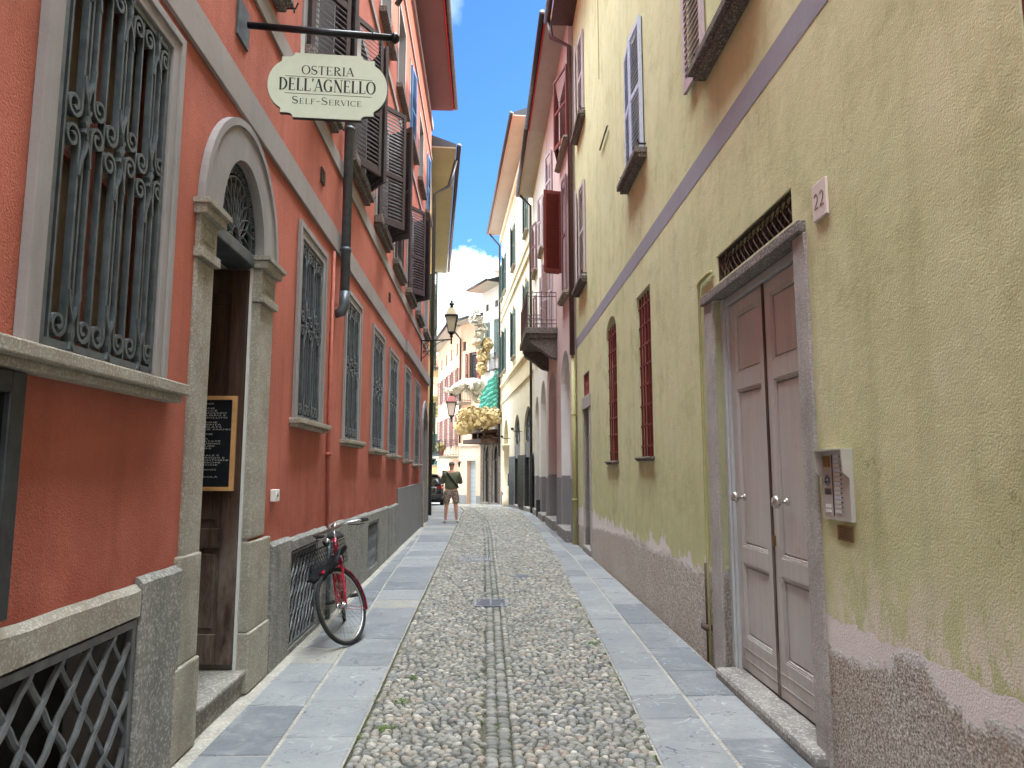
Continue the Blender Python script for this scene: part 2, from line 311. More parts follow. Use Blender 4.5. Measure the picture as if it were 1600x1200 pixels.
# ------------------------------------------------------------------ mesh builder
class MB:
    def __init__(s): s.v = []; s.f = []
    def add(s, vs, fs):
        o = len(s.v); s.v += [tuple(p) for p in vs]; s.f += [tuple(i + o for i in f) for f in fs]; return s
    def hexa(s, p):   # p: 8 corners, bottom ring then top ring
        return s.add(p, [(3, 2, 1, 0), (4, 5, 6, 7), (0, 1, 5, 4), (1, 2, 6, 5), (2, 3, 7, 6), (3, 0, 4, 7)])
    def box(s, x0, x1, y0, y1, z0, z1):
        return s.hexa([(x0, y0, z0), (x1, y0, z0), (x1, y1, z0), (x0, y1, z0), (x0, y0, z1), (x1, y0, z1), (x1, y1, z1), (x0, y1, z1)])
    def fbox(s, F, u0, u1, z0, z1, n0, n1):
        return s.hexa([F(u0, z0, n0), F(u1, z0, n0), F(u1, z0, n1), F(u0, z0, n1), F(u0, z1, n0), F(u1, z1, n0), F(u1, z1, n1), F(u0, z1, n1)])
    def tube(s, pts, r, n=8, cap=True, closed=False):
        pts = [Vector(p) for p in pts]; k = len(pts); rr = r if isinstance(r, (list, tuple)) else [r] * k
        rings = []; prev = None
        for i, p in enumerate(pts):
            a = pts[i - 1] if (i > 0 or closed) else p; b = pts[(i + 1) % k] if (i < k - 1 or closed) else p
            t = (b - a).normalized()
            if prev is None:
                up = Vector((0, 0, 1)) if abs(t.z) < .9 else Vector((1, 0, 0)); x = t.cross(up).normalized()
            else:
                x = (prev - t * prev.dot(t)); x = x.normalized() if x.length > 1e-6 else t.orthogonal().normalized()
            prev = x; y = t.cross(x)
            rings.append([p + (x * math.cos(2 * math.pi * j / n) + y * math.sin(2 * math.pi * j / n)) * rr[i] for j in range(n)])
        vs = [q for rg in rings for q in rg]; fs = []
        for i in range(k if closed else k - 1):
            i2 = (i + 1) % k
            for j in range(n): fs.append((i * n + j, i * n + (j + 1) % n, i2 * n + (j + 1) % n, i2 * n + j))
        if cap and not closed: fs.append(tuple(range(n))[::-1]); fs.append(tuple((k - 1) * n + j for j in range(n)))
        return s.add(vs, fs)
    def lathe(s, prof, c, n=16, axis='z', sq=False):
        vs = []; fs = []; c = Vector(c)
        for r, h in prof:
            for j in range(n):
                a = 2 * math.pi * (j + (.5 if sq else 0)) / n; x, y = r * math.cos(a), r * math.sin(a)
                vs.append(c + Vector({'z': (x, y, h), 'x': (h, x, y), 'y': (x, h, y)}[axis]))
        for i in range(len(prof) - 1):
            for j in range(n): fs.append((i * n + j, i * n + (j + 1) % n, (i + 1) * n + (j + 1) % n, (i + 1) * n + j))
        fs.append(tuple(range(n))); fs.append(tuple((len(prof) - 1) * n + j for j in range(n)))
        return s.add(vs, fs)
    def ribbon(s, F, pts, t, n0, n1, closed=False):
        """flat bar of in-plane thickness t swept along 2-D points (u,z) of frame F, between depths n0 and n1"""
        k = len(pts); vs = []; fs = []
        for i, (u, z) in enumerate(pts):
            a = pts[i - 1] if (i > 0 or closed) else pts[i]; b = pts[(i + 1) % k] if (i < k - 1 or closed) else pts[i]
            dx, dz = b[0] - a[0], b[1] - a[1]; l = math.hypot(dx, dz) or 1; nx, nz_ = -dz / l * t / 2, dx / l * t / 2
            vs += [F(u + nx, z + nz_, n0), F(u - nx, z - nz_, n0), F(u - nx, z - nz_, n1), F(u + nx, z + nz_, n1)]
        for i in range(k if closed else k - 1):
            i2 = (i + 1) % k
            for j in range(4): fs.append((i * 4 + j, i * 4 + (j + 1) % 4, i2 * 4 + (j + 1) % 4, i2 * 4 + j))
        if not closed: fs.append((3, 2, 1, 0)); fs.append(tuple((k - 1) * 4 + j for j in range(4)))
        return s.add(vs, fs)
    def prism(s, F, loop, n0, n1):
        """extruded 2-D outline"""
        k = len(loop); tri = tessellate_polygon([[Vector((u, z, 0)) for u, z in loop]])
        vs = [F(u, z, n0) for u, z in loop] + [F(u, z, n1) for u, z in loop]
        fs = [tuple(t) for t in tri] + [tuple(i + k for i in t) for t in tri] + [(i, (i + 1) % k, (i + 1) % k + k, i + k) for i in range(k)]
        return s.add(vs, fs)
    def build(s, name, mat, parent=None, smooth=False, bevel=0, loc=None):
        o0 = parent_world(parent) if parent is not None else Vector(loc or (0, 0, 0))
        me = bpy.data.meshes.new(name); me.from_pydata([(Vector(p) - o0)[:] for p in s.v], [], s.f); me.update()
        bm = bmesh.new(); bm.from_mesh(me); bmesh.ops.recalc_face_normals(bm, faces=bm.faces); bm.to_mesh(me); bm.free()
        if mat is not None: me.materials.append(M[mat] if isinstance(mat, str) else mat)
        if smooth:
            for p in me.polygons: p.use_smooth = True
        o = bpy.data.objects.new(name, me); C.objects.link(o)
        if parent is not None: o.parent = parent
        else: o.location = o0
        if bevel:
            b = o.modifiers.new('bevel', 'BEVEL'); b.width = bevel; b.segments = 2; b.limit_method = 'ANGLE'
        return o
def parent_world(p):
    v = Vector(p.location)
    while p.parent: p = p.parent; v += Vector(p.location)
    return v
def tag(o, label=None, cat=None, group=None, kind=None):
    if label: o['label'] = label
    if cat: o['category'] = cat
    if group: o['group'] = group
    if kind: o['kind'] = kind
    return o
def thing(name, loc, label, cat, group=None):
    o = bpy.data.objects.new(name, None); C.objects.link(o); o.location = loc; o.empty_display_size = .2
    return tag(o, label, cat, group)
class Fr:
    """vertical plane: u = world Y along it unless by_len; z = height; n = out from the wall"""
    def __init__(s, a, b, side, by_len=False):
        s.a = Vector((a[0], a[1], 0)); d = Vector((b[0] - a[0], b[1] - a[1], 0)); s.len = d.length
        s.d = d.normalized(); s.k = 1 if by_len else 1 / s.d.y; s.u0 = 0 if by_len else a[1]
        s.nrm = Vector((s.d.y, -s.d.x, 0)) * side       # side=+1: normal to the right of the direction
    def __call__(s, u, z, n=0):
        p = s.a + s.d * ((u - s.u0) * s.k) + s.nrm * n; return (p.x, p.y, z)
    def sub(s, u, z, n, ang=0, flip=1):
        """a frame hinged at (u,n), turned ang degrees out of this wall; runs along +u*flip; z stays"""
        p = s(u, 0, n); d = s.d * flip * math.cos(R(ang)) + s.nrm * math.sin(R(ang))
        return Fr((p[0], p[1]), (p[0] + d.x, p[1] + d.y), flip if s.nrm.dot(Vector((s.d.y, -s.d.x, 0))) > 0 else -flip, True)
FL = Fr((-1.68, -3), (-2.0, 21.6), 1)
FR = Fr((1.83, -3), (1.80, 14.9), -1)
FP = Fr((1.70, 14.9), (1.50, 25.7), -1)
FC = Fr((1.50, 25.7), (.47, 39.5), -1)

def rect(u0, u1, z0, z1): return [(u0, z0), (u1, z0), (u1, z1), (u0, z1)]
def archloop(u0, u1, z0, zs, n=14, rise=None):
    c = (u0 + u1) / 2; r = (u1 - u0) / 2; h = rise or r
    return [(u0, z0), (u1, z0)] + [(c + r * math.cos(math.pi * i / n), zs + h * math.sin(math.pi * i / n)) for i in range(n + 1)]
def facade(F, outer, holes, depth, mat, parent, name='wall', rmat=None):
    """one wall sheet with real openings: front face and reveals"""
    m = MB(); loops = [outer] + holes
    flat = [p for l in loops for p in l]
    tri = tessellate_polygon([[Vector((u, z, 0)) for u, z in l] for l in loops])
    m.add([F(u, z, 0) for u, z in flat], tri); nf = len(m.f)
    for i, h in enumerate(holes):
        k = len(h); d = depth[i] if isinstance(depth, list) else depth
        m.add([F(u, z, 0) for u, z in h] + [F(u, z, -d) for u, z in h], [(j, (j + 1) % k, (j + 1) % k + k, j + k) for j in range(k)])
    o = m.build(name, mat, parent)
    if rmat:
        o.data.materials.append(M[rmat])
        for p in o.data.polygons: p.material_index = 1 if p.index >= nf else 0
    return o
def core(F, u0, u1, z1, parent, mat, near_end=True, n0=-1.9, n1=-7.5, z0=-1.2):
    m = MB(); m.fbox(F, u0 + .02, u1 - .02, z0, z1 - .02, n1, n0)
    m.fbox(F, u0 + .005, u0 + .12, z0, z1 - .02, n0, -.004); m.fbox(F, u1 - .12, u1 - .005, z0, z1 - .02, n0, -.004)
    m.fbox(F, u0 + .12, u1 - .12, z1 - .3, z1 - .02, n0, -.3)
    return m.build('side_wall', mat, parent)
def roof(F, u0, u1, z, ov, parent, soffit, line=None, gut='gutter', rise=1.7):
    P = [(ov, z), (ov, z + .1), (-4, z + rise), (-7.7, z + .1), (-7.7, z)]
    vs = [F(u0, b, a) for a, b in P] + [F(u1, b, a) for a, b in P]; k = len(P)
    m = MB(); m.add(vs, [tuple(range(k)), tuple(range(k, 2 * k))] + [(i, (i + 1) % k, (i + 1) % k + k, i + k) for i in range(k)])
    r_ = m.build('roof', 'roof', parent)
    for uu in (u0 - .004, u1 + .004): MB().add([F(uu, b, a) for a, b in P], [tuple(range(k))]).build('gable_flashing', 'gutter', parent)
    s_ = MB(); s_.fbox(F, u0 + .002, u1 - .002, z - .05, z - .003, 0.003, ov - .01); s_.build('soffit', soffit, parent)
    if line: l = MB(); l.fbox(F, u0 + .004, u1 - .004, z - .06, z + .06, ov + .002, ov + .03); l.build('fascia', line, parent)
    g = MB(); g.tube([F(u0 - .02, z + .05, ov + .09), F(u1 + .02, z + .05, ov + .09)], .075, 10); g.build('gutter', gut, parent, True)
    return r_
def shutter(F, w, h, z0, mat, parent, pitch=.055, mids=(.42,), th=.04, name='shutter', label=None):
    m = MB(); s = .055
    m.fbox(F, 0, s, z0, z0 + h, 0, th); m.fbox(F, w - s, w, z0, z0 + h, 0, th)
    rails = [(0, .09)] + [(h * q - .03, h * q + .03) for q in mids] + [(h - .07, h)]
    for a, b in rails: m.fbox(F, s, w - s, z0 + a, z0 + b, .003, th - .003)
    for (a, b), (c, d) in zip(rails[:-1], rails[1:]):
        k = max(2, int((c - b) / pitch)); st = (c - b) / k
        for i in range(k):
            z = z0 + b + st * (i + .5)
            m.hexa([F(s, z + .012, .004), F(w - s, z + .012, .004), F(w - s, z - .028, th - .004), F(s, z - .028, th - .004),
                    F(s, z + .022, .004), F(w - s, z + .022, .004), F(w - s, z - .018, th - .004), F(s, z - .018, th - .004)])
    o = m.build(name, mat, parent)
    if label: o['label'] = label
    return o
def spiral(u, z, r, side, up, turns=1.35, n=20):
    """curl that starts at (u,z) going up (up=1) or down and rolls to one side"""
    pts = []
    for i in range(n + 1):
        t = i / n; rr = r * (1 - .78 * t); a = t * turns * 2 * math.pi
        # centre drifts so the curl winds in on itself
        cx = u + side * r * (1 - .12 * t)
        pts.append((cx - side * rr * math.cos(a), z + up * rr * math.sin(a) * 1.12))
    return pts
def scroll_bar(m, F, u, z0, z1, r, side, t, n0, n1):
    """upright bar whose two ends roll up into scrolls"""
    top = spiral(u, z1 - r * 1.3, r, side, 1); bot = spiral(u, z0 + r * 1.3, r, side, -1)
    tail = .0
    m.ribbon(F, bot[::-1] + top, t, n0, n1)
    # leaf-like horn springing off the bar at each curl
    for zc, up in ((z1 - r * 1.3, 1), (z0 + r * 1.3, -1)):
        horn = [(u - side * .002, zc - up * .15), (u - side * .012, zc - up * .09), (u - side * r * .75, zc - up * .03), (u - side * r * .95, zc + up * .03), (u - side * r * .8, zc + up * r * 1.2), (u - side * r * .45, zc + up * r * 1.9)]
        m.ribbon(F, horn, t * .8, n0 + .003, n1 + .006)
def grille(F, u0, u1, z0, z1, parent, n, mat='iron', bars=12, simple=False, r=None):
    m = MB(); t = .03
    m.fbox(F, u0, u0 + t, z0, z1, n - .02, n + .016); m.fbox(F, u1 - t, u1, z0, z1, n - .02, n + .016)
    m.fbox(F, u0 + t, u1 - t, z0, z0 + t, n - .018, n + .014); m.fbox(F, u0 + t, u1 - t, z1 - t, z1, n - .018, n + .014)
    wi = u1 - u0 - 2 * t; st = wi / bars; r = r or st * .72
    H = z1 - z0 - 2 * t; za = z0 + t; zm = za + H * .56
    for i in range(bars):
        u = u0 + t + st * (i + .5)
        if i % 2 == 0:
            m.fbox(F, u - .006, u + .006, za, z1 - t, n - .018, n + .01)
        else:
            j = (i // 2) % 2; sd = 1 if j else -1; dz = .03 * sd
            u -= sd * st * .42; scroll_bar(m, F, u, za + .004, zm - .005 + dz, r, sd, .015, n - .014, n + .016)
            scroll_bar(m, F, u, zm + .005 + dz, z1 - t - .004, r, sd, .015, n - .014, n + .016)
            m2 = [(u + sd * r * .1, za + .12), (u + sd * .02, za + .2), (u - sd * .004, za + .3)]
    return m.build('grille', mat, parent)
def plain_bars(F, u0, u1, z0, z1, parent, n, mat, nu=5, nz_=7, t=.011, name='grille'):
    m = MB()
    for i in range(nu):
        u = u0 + (u1 - u0) * (i + .5) / nu; m.tube([F(u, z0, n), F(u, z1, n)], t, 6)
    for i in range(nz_):
        z = z0 + (z1 - z0) * (i + .5) / nz_; m.fbox(F, u0 - .01, u1 + .01, z - .012, z + .012, n - .006, n + .006)
    return m.build(name, mat, parent)
def lattice(F, u0, u1, z0, z1, parent, n, mat, cell=.13, t=.012, frame=.03, name='grille', wob=.012):
    m = MB()
    if frame:
        m.fbox(F, u0, u1, z1 - frame, z1, n - .012, n + .022); m.fbox(F, u0, u1, z0, z0 + frame, n - .012, n + .022)
        m.fbox(F, u0, u0 + frame, z0 + frame, z1 - frame, n - .012, n + .02); m.fbox(F, u1 - frame, u1, z0 + frame, z1 - frame, n - .012, n + .02)
    w_, h = u1 - u0, z1 - z0; k = 1.25   # steeper than 45 degrees
    for sgn in (1, -1):
        c = -h / k - cell
        while c < w_ + h / k + cell:
            pts = []; steps = max(4, int(h / cell * 4))
            for i in range(steps + 1):
                z = z0 + h * i / steps; u = u0 + c + sgn * (z - z0) / k + wob * math.sin((z - z0) * 2 * math.pi / cell / k * .8) * .5
                if u0 + .005 <= u <= u1 - .005: pts.append((u, z))
            if len(pts) > 2: m.tube([F(u, z, n + sgn * .006 + .004 * math.sin(40 * z)) for u, z in pts], t, 6)
            c += cell
    return m.build(name, mat, parent)
def glazing(F, u0, u1, z0, z1, parent, n, sash='sash', pane='glass', cols=2, rows=3, curtain=False):
    o = MB().fbox(F, u0, u1, z0, z1, n - .05, n - .03).build('pane', pane, parent)
    m = MB(); t = .045
    m.fbox(F, u0, u0 + t, z0, z1, n - .03, n + .01); m.fbox(F, u1 - t, u1, z0, z1, n - .03, n + .01)
    m.fbox(F, u0 + t, u1 - t, z0, z0 + t, n - .03, n + .008); m.fbox(F, u0 + t, u1 - t, z1 - t, z1, n - .03, n + .008)
    for i in range(1, cols): u = u0 + (u1 - u0) * i / cols; m.fbox(F, u - .035, u + .035, z0 + t, z1 - t, n - .03, n + .012)
    for i in range(1, rows): z = z0 + (z1 - z0) * i / rows; m.fbox(F, u0 + t, u1 - t, z - .014, z + .014, n - .03, n + .003)
    m.build('sash', sash, parent)
def surround(F, u0, u1, z0, z1, w_, parent, mat='trim', proud=.022, name='window', bottom=False, inner=True):
    """raised plaster band round an opening; the window part itself"""
    m = MB()
    m.fbox(F, u0 - w_, u0, z0, z1 + w_, .001, proud); m.fbox(F, u1, u1 + w_, z0, z1 + w_, .001, proud)
    m.fbox(F, u0, u1, z1, z1 + w_, .001, proud)
    if inner:
        q = w_ * .35
        m.fbox(F, u0 - w_ - .012, u0 - w_ + q, z0, z1 + w_ + .012, .002, proud + .014); m.fbox(F, u1 + w_ - q, u1 + w_ + .012, z0, z1 + w_ + .012, .002, proud + .014)
        m.fbox(F, u0 - w_ + q, u1 + w_ - q, z1 + w_ - q, z1 + w_ + .012, .002, proud + .014)
    if bottom: m.fbox(F, u0 - w_, u1 + w_, z0 - w_, z0, .001, proud)
    return m.build(name, mat, parent, bevel=.004)
def sill(F, u0, u1, z, parent, mat='sill', h=.075, out=.13, name='sill'):
    m = MB(); m.fbox(F, u0, u1, z - h * .62, z, -.15, out); m.fbox(F, u0 + .02, u1 - .02, z - h, z - h * .6, -.0, out * .72)
    return m.build(name, mat, parent, bevel=.009)

# ------------------------------------------------------------------ ground, cobbled lane, stone pavements
def gz(y): return 0 if y < 24 else -.03 * (min(y, 52) - 24)
YS = [-9, 4, 5.2, 7.4, 12.85, 18.8, 28, 33, 38, 46]
XL = [-.78, -.80, -.81, -.85, -.92, -.99, -1.12, -1.5, -2.2, -4.2]
XR = [.90, .91, .96, 1.02, 1.15, 1.16, .92, .45, -.35, -2.2]
XD = [.05, .04, .03, .01, -.05, -.13, -.72, -1.2, -1.9, -3.8]
def xl(y): return float(np.interp(y, YS, XL))
def xr(y): return float(np.interp(y, YS, XR))
def xd(y): return float(np.interp(y, [-9, 4, 8.2, 12, 16.3, 21, 28, 33, 38, 46], [.05, .04, .01, -.05, -.1, -.22, -.74, -1.1, -1.8, -3.6]))
def sheet(name, xs, ys, dz, mat):
    vs = [(x, y, gz(y) + dz) for y in ys for x in xs]; k = len(xs)
    fs = [(j * k + i, j * k + i + 1, (j + 1) * k + i + 1, (j + 1) * k + i) for j in range(len(ys) - 1) for i in range(k - 1)]
    return MB().add(vs, fs).build(name, mat)
def dirtmat():
    t = NT('sandy_joint_and_moss')
    c = t.mix(t.rng(t.noise(2.2, 6, .65), .38, .66), lin((112, 106, 92)), lin((70, 76, 52)))
    c = t.mix(t.rng(t.noise(40, 4, .7), .4, .65), c, lin((62, 60, 50)))
    return t.fin(c, .95, t.bump(t.noise(60, 4, .7), .8, .01))
M['dirt'] = dirtmat()
M['mortar'] = stone('pale_mortar', (176, 170, 158), (150, 146, 136), 70, .4, .3)
M['far_ground'] = stone('far_paving', (150, 148, 144), (130, 130, 128), 20, .3, .3)
tag(sheet('ground', [-400, -60, -12, -4, 4, 12, 60, 400], [-400, -60, -9, 10, 24, 30, 40, 52, 90, 400], -.05, 'far_ground'), kind='structure')

def mul_node(t, s, k): return t.mix(1.0, s, (k, k * .985, k * .925, 1), 'MULTIPLY')
def stonemat():
    t = NT('river_cobble_stone'); a = t.n.new('ShaderNodeAttribute'); a.attribute_name = 'tone'
    r = t.n.new('ShaderNodeValToRGB'); e = r.color_ramp; e.interpolation = 'LINEAR'
    cols = [(0, (104, 106, 108)), (.2, (138, 138, 134)), (.42, (158, 155, 148)), (.6, (148, 150, 152)), (.74, (180, 176, 168)), (.86, (164, 148, 136)), (.93, (206, 202, 194)), (1, (118, 124, 132))]
    e.elements[0].color = lin(cols[0][1]) + (1,); e.elements[0].position = 0
    e.elements[1].color = lin(cols[-1][1]) + (1,)
    for p, c in cols[1:-1]: q = e.elements.new(p); q.color = lin(c) + (1,)
    t.link(a.outputs['Fac'], r.inputs[0])
    g = t.noise(55, 5, .7); col = t.mix(t.math('MULTIPLY', t.rng(g, .4, .65), .5), mul_node(t, r.outputs[0], .84), lin((92, 91, 84)))
    col = t.mix(t.math('MULTIPLY', t.rng(t.noise(1.1, 4), .5, .7), .25), col, lin((104, 106, 96)))
    return t.fin(col, .62, t.bump(g, .3, .003), spec=.35)
M['cobble'] = stonemat()
def cobbles():
    px = []
    y = 2.6
    def push(x, yy, a, b, h, rot, tone): px.append((x, yy, a, b, h, rot, tone))
    while y < 40:
        far = y > 15
        p = .043 if y < 9 else (.05 if not far else (.066 if y < 24 else .09)); rowh = p * rng.uniform(.86, 1.04)
        l, r_, d = xl(y), xr(y), xd(y)
        x = l + .004 + rng.uniform(0, .008)
        skipd = [(d - .115, d + .115)]
        while x < r_ - .025:
            wd = p * rng.uniform(.95, 1.75)
            if l + .09 < x and d - .085 < x + wd * .62 < d + .07:
                x = d + .08; continue
            s = rng.uniform(.82, 1.05); edge = x < l + .07 or x > r_ - .09
            push(x + wd / 2, y + rng.uniform(-.3, .3) * p * (.4 if edge else 1), wd / 2 * .98, p * .54 * s, p * rng.uniform(.34, .55), rng.normal(0, .28), rng.random())
            x += wd * 1.0
        y += rowh
    # the twin gutter rows of flatter setts down the middle
    y = 2.6
    while y < 38:
        L = rng.uniform(.05, .085) * (1.5 if y > 14 else 1)
        d = xd(y)
        for s_ in (-1, 1):
            push(d + s_ * .038, y + L / 2 + rng.uniform(-.01, .01), .038 + rng.uniform(-.004, .003), L * .49, .016, rng.normal(0, .05), rng.uniform(.0, .25) if rng.random() < .6 else rng.uniform(.3, .7))
        y += L
    nseg = 9; k = len(px); vs = np.zeros((k, nseg * 3 + 1, 3), np.float32); tone = np.zeros((k, nseg * 3 + 1), np.float32)
    ang = np.arange(nseg) / nseg * 2 * np.pi
    for i, (x, yy, a, b, h, rot, tn) in enumerate(px):
        wob = 1 + rng.uniform(-.13, .13, nseg); ca, sa = math.cos(rot), math.sin(rot); z0 = gz(yy) - .03
        tilt = rng.normal(0, .1, 2)
        for q, (rr, hh) in enumerate(((1.0, 0), (.93, .55), (.62, .92))):
            lx = np.sign(np.cos(ang)) * np.abs(np.cos(ang)) ** .8 * a * wob * rr; ly = np.sign(np.sin(ang)) * np.abs(np.sin(ang)) ** .8 * b * wob * rr
            sl = slice(q * nseg, (q + 1) * nseg)
            vs[i, sl, 0] = x + lx * ca - ly * sa; vs[i, sl, 1] = yy + lx * sa + ly * ca
            vs[i, sl, 2] = z0 + .008 + h * hh + (lx * tilt[0] + ly * tilt[1]) * (q > 0)
        vs[i, -1] = (x, yy, z0 + .008 + h); tone[i, :] = tn
    base = np.arange(k)[:, None] * (nseg * 3 + 1)
    quads = []
    for q in range(2):
        for j in range(nseg):
            j2 = (j + 1) % nseg
            quads.append(np.stack([base[:, 0] + q * nseg + j, base[:, 0] + q * nseg + j2, base[:, 0] + (q + 1) * nseg + j2, base[:, 0] + (q + 1) * nseg + j], 1))
    quads = np.concatenate(quads); tris = []
    for j in range(nseg): tris.append(np.stack([base[:, 0] + 2 * nseg + j, base[:, 0] + 2 * nseg + (j + 1) % nseg, base[:, 0] + 3 * nseg], 1))
    tris = np.concatenate(tris)
    # the sandy bed is part of the lane
    ys = list(np.linspace(-9, 46, 60)); bv = []
    for yv in ys: bv += [(xl(yv) - .01, yv, gz(yv) - .024), (xr(yv) + .01, yv, gz(yv) - .024)]
    nb = k * (nseg * 3 + 1); V = np.concatenate([vs.reshape(-1, 3), np.array(bv, np.float32)])
    bq = np.array([(nb + 2 * i, nb + 2 * i + 1, nb + 2 * i + 3, nb + 2 * i + 2) for i in range(len(ys) - 1)])
    me = bpy.data.meshes.new('cobbled_lane'); me.vertices.add(len(V)); me.vertices.foreach_set('co', V.ravel())
    nq, nt_ = len(quads) + len(bq), len(tris)
    loops = np.concatenate([quads.ravel(), bq.ravel(), tris.ravel()]); me.loops.add(len(loops)); me.loops.foreach_set('vertex_index', loops.astype(np.int32))
    me.polygons.add(nq + nt_); ls = np.concatenate([np.arange(nq) * 4, nq * 4 + np.arange(nt_) * 3]).astype(np.int32)
    me.polygons.foreach_set('loop_start', ls)
    mi = np.zeros(nq + nt_, np.int32); mi[len(quads):nq] = 1
    me.materials.append(M['cobble']); me.materials.append(M['dirt']); me.polygons.foreach_set('material_index', mi)
    sm = np.ones(nq + nt_, bool); sm[len(quads):nq] = False; me.polygons.foreach_set('use_smooth', sm)
    at = me.attributes.new('tone', 'FLOAT', 'POINT'); at.data.foreach_set('value', np.concatenate([tone.ravel(), np.zeros(len(bv), np.float32)]))
    me.update(calc_edges=True); me.validate()
    o = bpy.data.objects.new('cobbled_lane', me); C.objects.link(o); return tag(o, kind='structure')
cobbles()

def slabmat():
    t = NT('blue_grey_flagstone'); a = t.n.new('ShaderNodeAttribute'); a.attribute_name = 'tone'; f = a.outputs['Fac']
    c = t.mix(f, lin((102, 106, 111)), lin((144, 146, 146)))
    c = t.mix(t.math('MULTIPLY', t.math('GREATER_THAN', f, .955), t.rng(t.noise(6, 6, .7), .35, .6)), c, lin((156, 148, 130)))
    g = t.noise(5, 7, .68, dist=.8); c = t.mix(t.math('MULTIPLY', t.rng(g, .45, .65), .5), c, lin((160, 161, 160)))
    c = t.mix(t.math('MULTIPLY', t.rng(t.noise(2.1, 5), .45, .7), .4), c, lin((106, 112, 122)))
    # split-plane ledges of the schist: contour lines of a slow noise
    n = t.noise(1.5, 3, .5, (1, 1.7, 1), dist=1.2); lay = t.math('FRACT', t.math('MULTIPLY', n, 10)); step = t.math('FLOOR', t.math('MULTIPLY', n, 10))
    line = t.math('MULTIPLY', t.math('LESS_THAN', lay, .05), t.math('GREATER_THAN', t.noise(3.1, 3), .46))
    c = t.mix(t.math('MULTIPLY', t.rng(t.noise(26, 6, .75), .5, .7), .35), c, lin((96, 98, 100)))
    c = t.mix(t.math('MULTIPLY', line, .8), c, lin((74, 78, 84)))
    c = t.mix(t.math('MULTIPLY', t.math('MULTIPLY', t.rng(lay, .035, .12, 1, 0), t.math('GREATER_THAN', t.noise(2.7, 3, off=(4, 4, 4)), .56)), .45), c, lin((204, 206, 206)))
    h = t.math('ADD', t.math('MULTIPLY', step, .6), t.math('MULTIPLY', t.noise(30, 6, .7), .5))
    return t.fin(c, t.rng(g, .3, .7, .42, .7), t.bump(h, .5, .006), spec=.35)
M['slab'] = slabmat()
XWL = lambda y: FL(y, 0)[0]; XWR = lambda y: (FR(y, 0)[0] if y < 14.9 else (FP(y, 0)[0] if y < 25.7 else FC(y, 0)[0]))
def jl(y): return float(np.interp(y, [-9, 4, 6.3, 10.6, 15.6, 40], [-1.2, -1.23, -1.30, -1.51, -1.66, -3]))
def jr(y): return float(np.interp(y, [-9, 4, 6.7, 10, 12.8, 28, 40], [1.33, 1.34, 1.38, 1.43, 1.45, 1.3, .2]))
def pavement(name, rows, y1):
    vs, fs, tone = [], [], []
    for fa, fb, lo, hi in rows:
        y = -9 + rng.uniform(0, .5)
        while y < y1:
            L = rng.uniform(lo, hi); q = rng.random(); g_ = .011
            if y > 14: L *= 1.0
            a0, b0, a1, b1 = fa(y) + g_, fb(y) - g_, fa(y + L) + g_, fb(y + L) - g_
            if min(b0 - a0, b1 - a1) < .05: y += L; continue
            sk = rng.uniform(-.012, .012); dz = rng.uniform(-.003, .003); e = .007
            y0_, y1_ = y + .006, y + L - .006; o = len(vs)
            for (i, zz) in ((0, -.03), (0, -.006 + dz), (e, 0.0 + dz)):
                vs += [(a0 + i, y0_ + i, gz(y0_) + zz), (b0 - i, y0_ + i + sk, gz(y0_) + zz), (b1 - i, y1_ - i + sk, gz(y1_) + zz), (a1 + i, y1_ - i, gz(y1_) + zz)]
            fs.append((o + 8, o + 9, o + 10, o + 11))
            for rg in (0, 4):
                for j in range(4): fs.append((o + rg + j, o + rg + (j + 1) % 4, o + rg + 4 + (j + 1) % 4, o + rg + 4 + j))
            tone += [q] * 12; y += L
    nslab = len(fs); o = len(vs); ys = list(np.linspace(-9, y1, 50)); lo_f, hi_f = (XWL if 'left' in name else rows[0][0]), rows[-1][1]
    for yv in ys: vs += [(lo_f(yv) - (.0 if 'left' in name else 0), yv, gz(yv) - .0075), (hi_f(yv), yv, gz(yv) - .0075)]
    tone += [0.] * (2 * len(ys))
    for i in range(len(ys) - 1): fs.append((o + 2 * i, o + 2 * i + 1, o + 2 * i + 3, o + 2 * i + 2))
    ob = MB().add(vs, fs).build(name, 'slab'); ob.data.materials.append(M['mortar'])
    for p in ob.data.polygons: p.material_index = 1 if p.index >= nslab else 0
    at = ob.data.attributes.new('tone', 'FLOAT', 'POINT'); at.data.foreach_set('value', tone)
    return tag(ob, kind='structure')
pavement('pavement_left', [(lambda y: XWL(y) + .12, jl, .5, .95), (jl, lambda y: xl(y) - .004, .38, .85)], 21.9)
pavement('pavement_right', [(lambda y: xr(y) + .004, jr, .45, .9), (jr, lambda y: XWR(y) - .03, .6, 1.2)], 39.4)
pavement('side_street_paving', [(lambda y: -14., lambda y: -9., 1, 1.6), (lambda y: -9., lambda y: -6., 1, 1.6), (lambda y: -6., lambda y: -4.2, .8, 1.4), (lambda y: -4.2, lambda y: -2.6, .6, 1.2), (lambda y: -2.6, lambda y: xl(y) - .01, .6, 1.1)], 46) if False else None
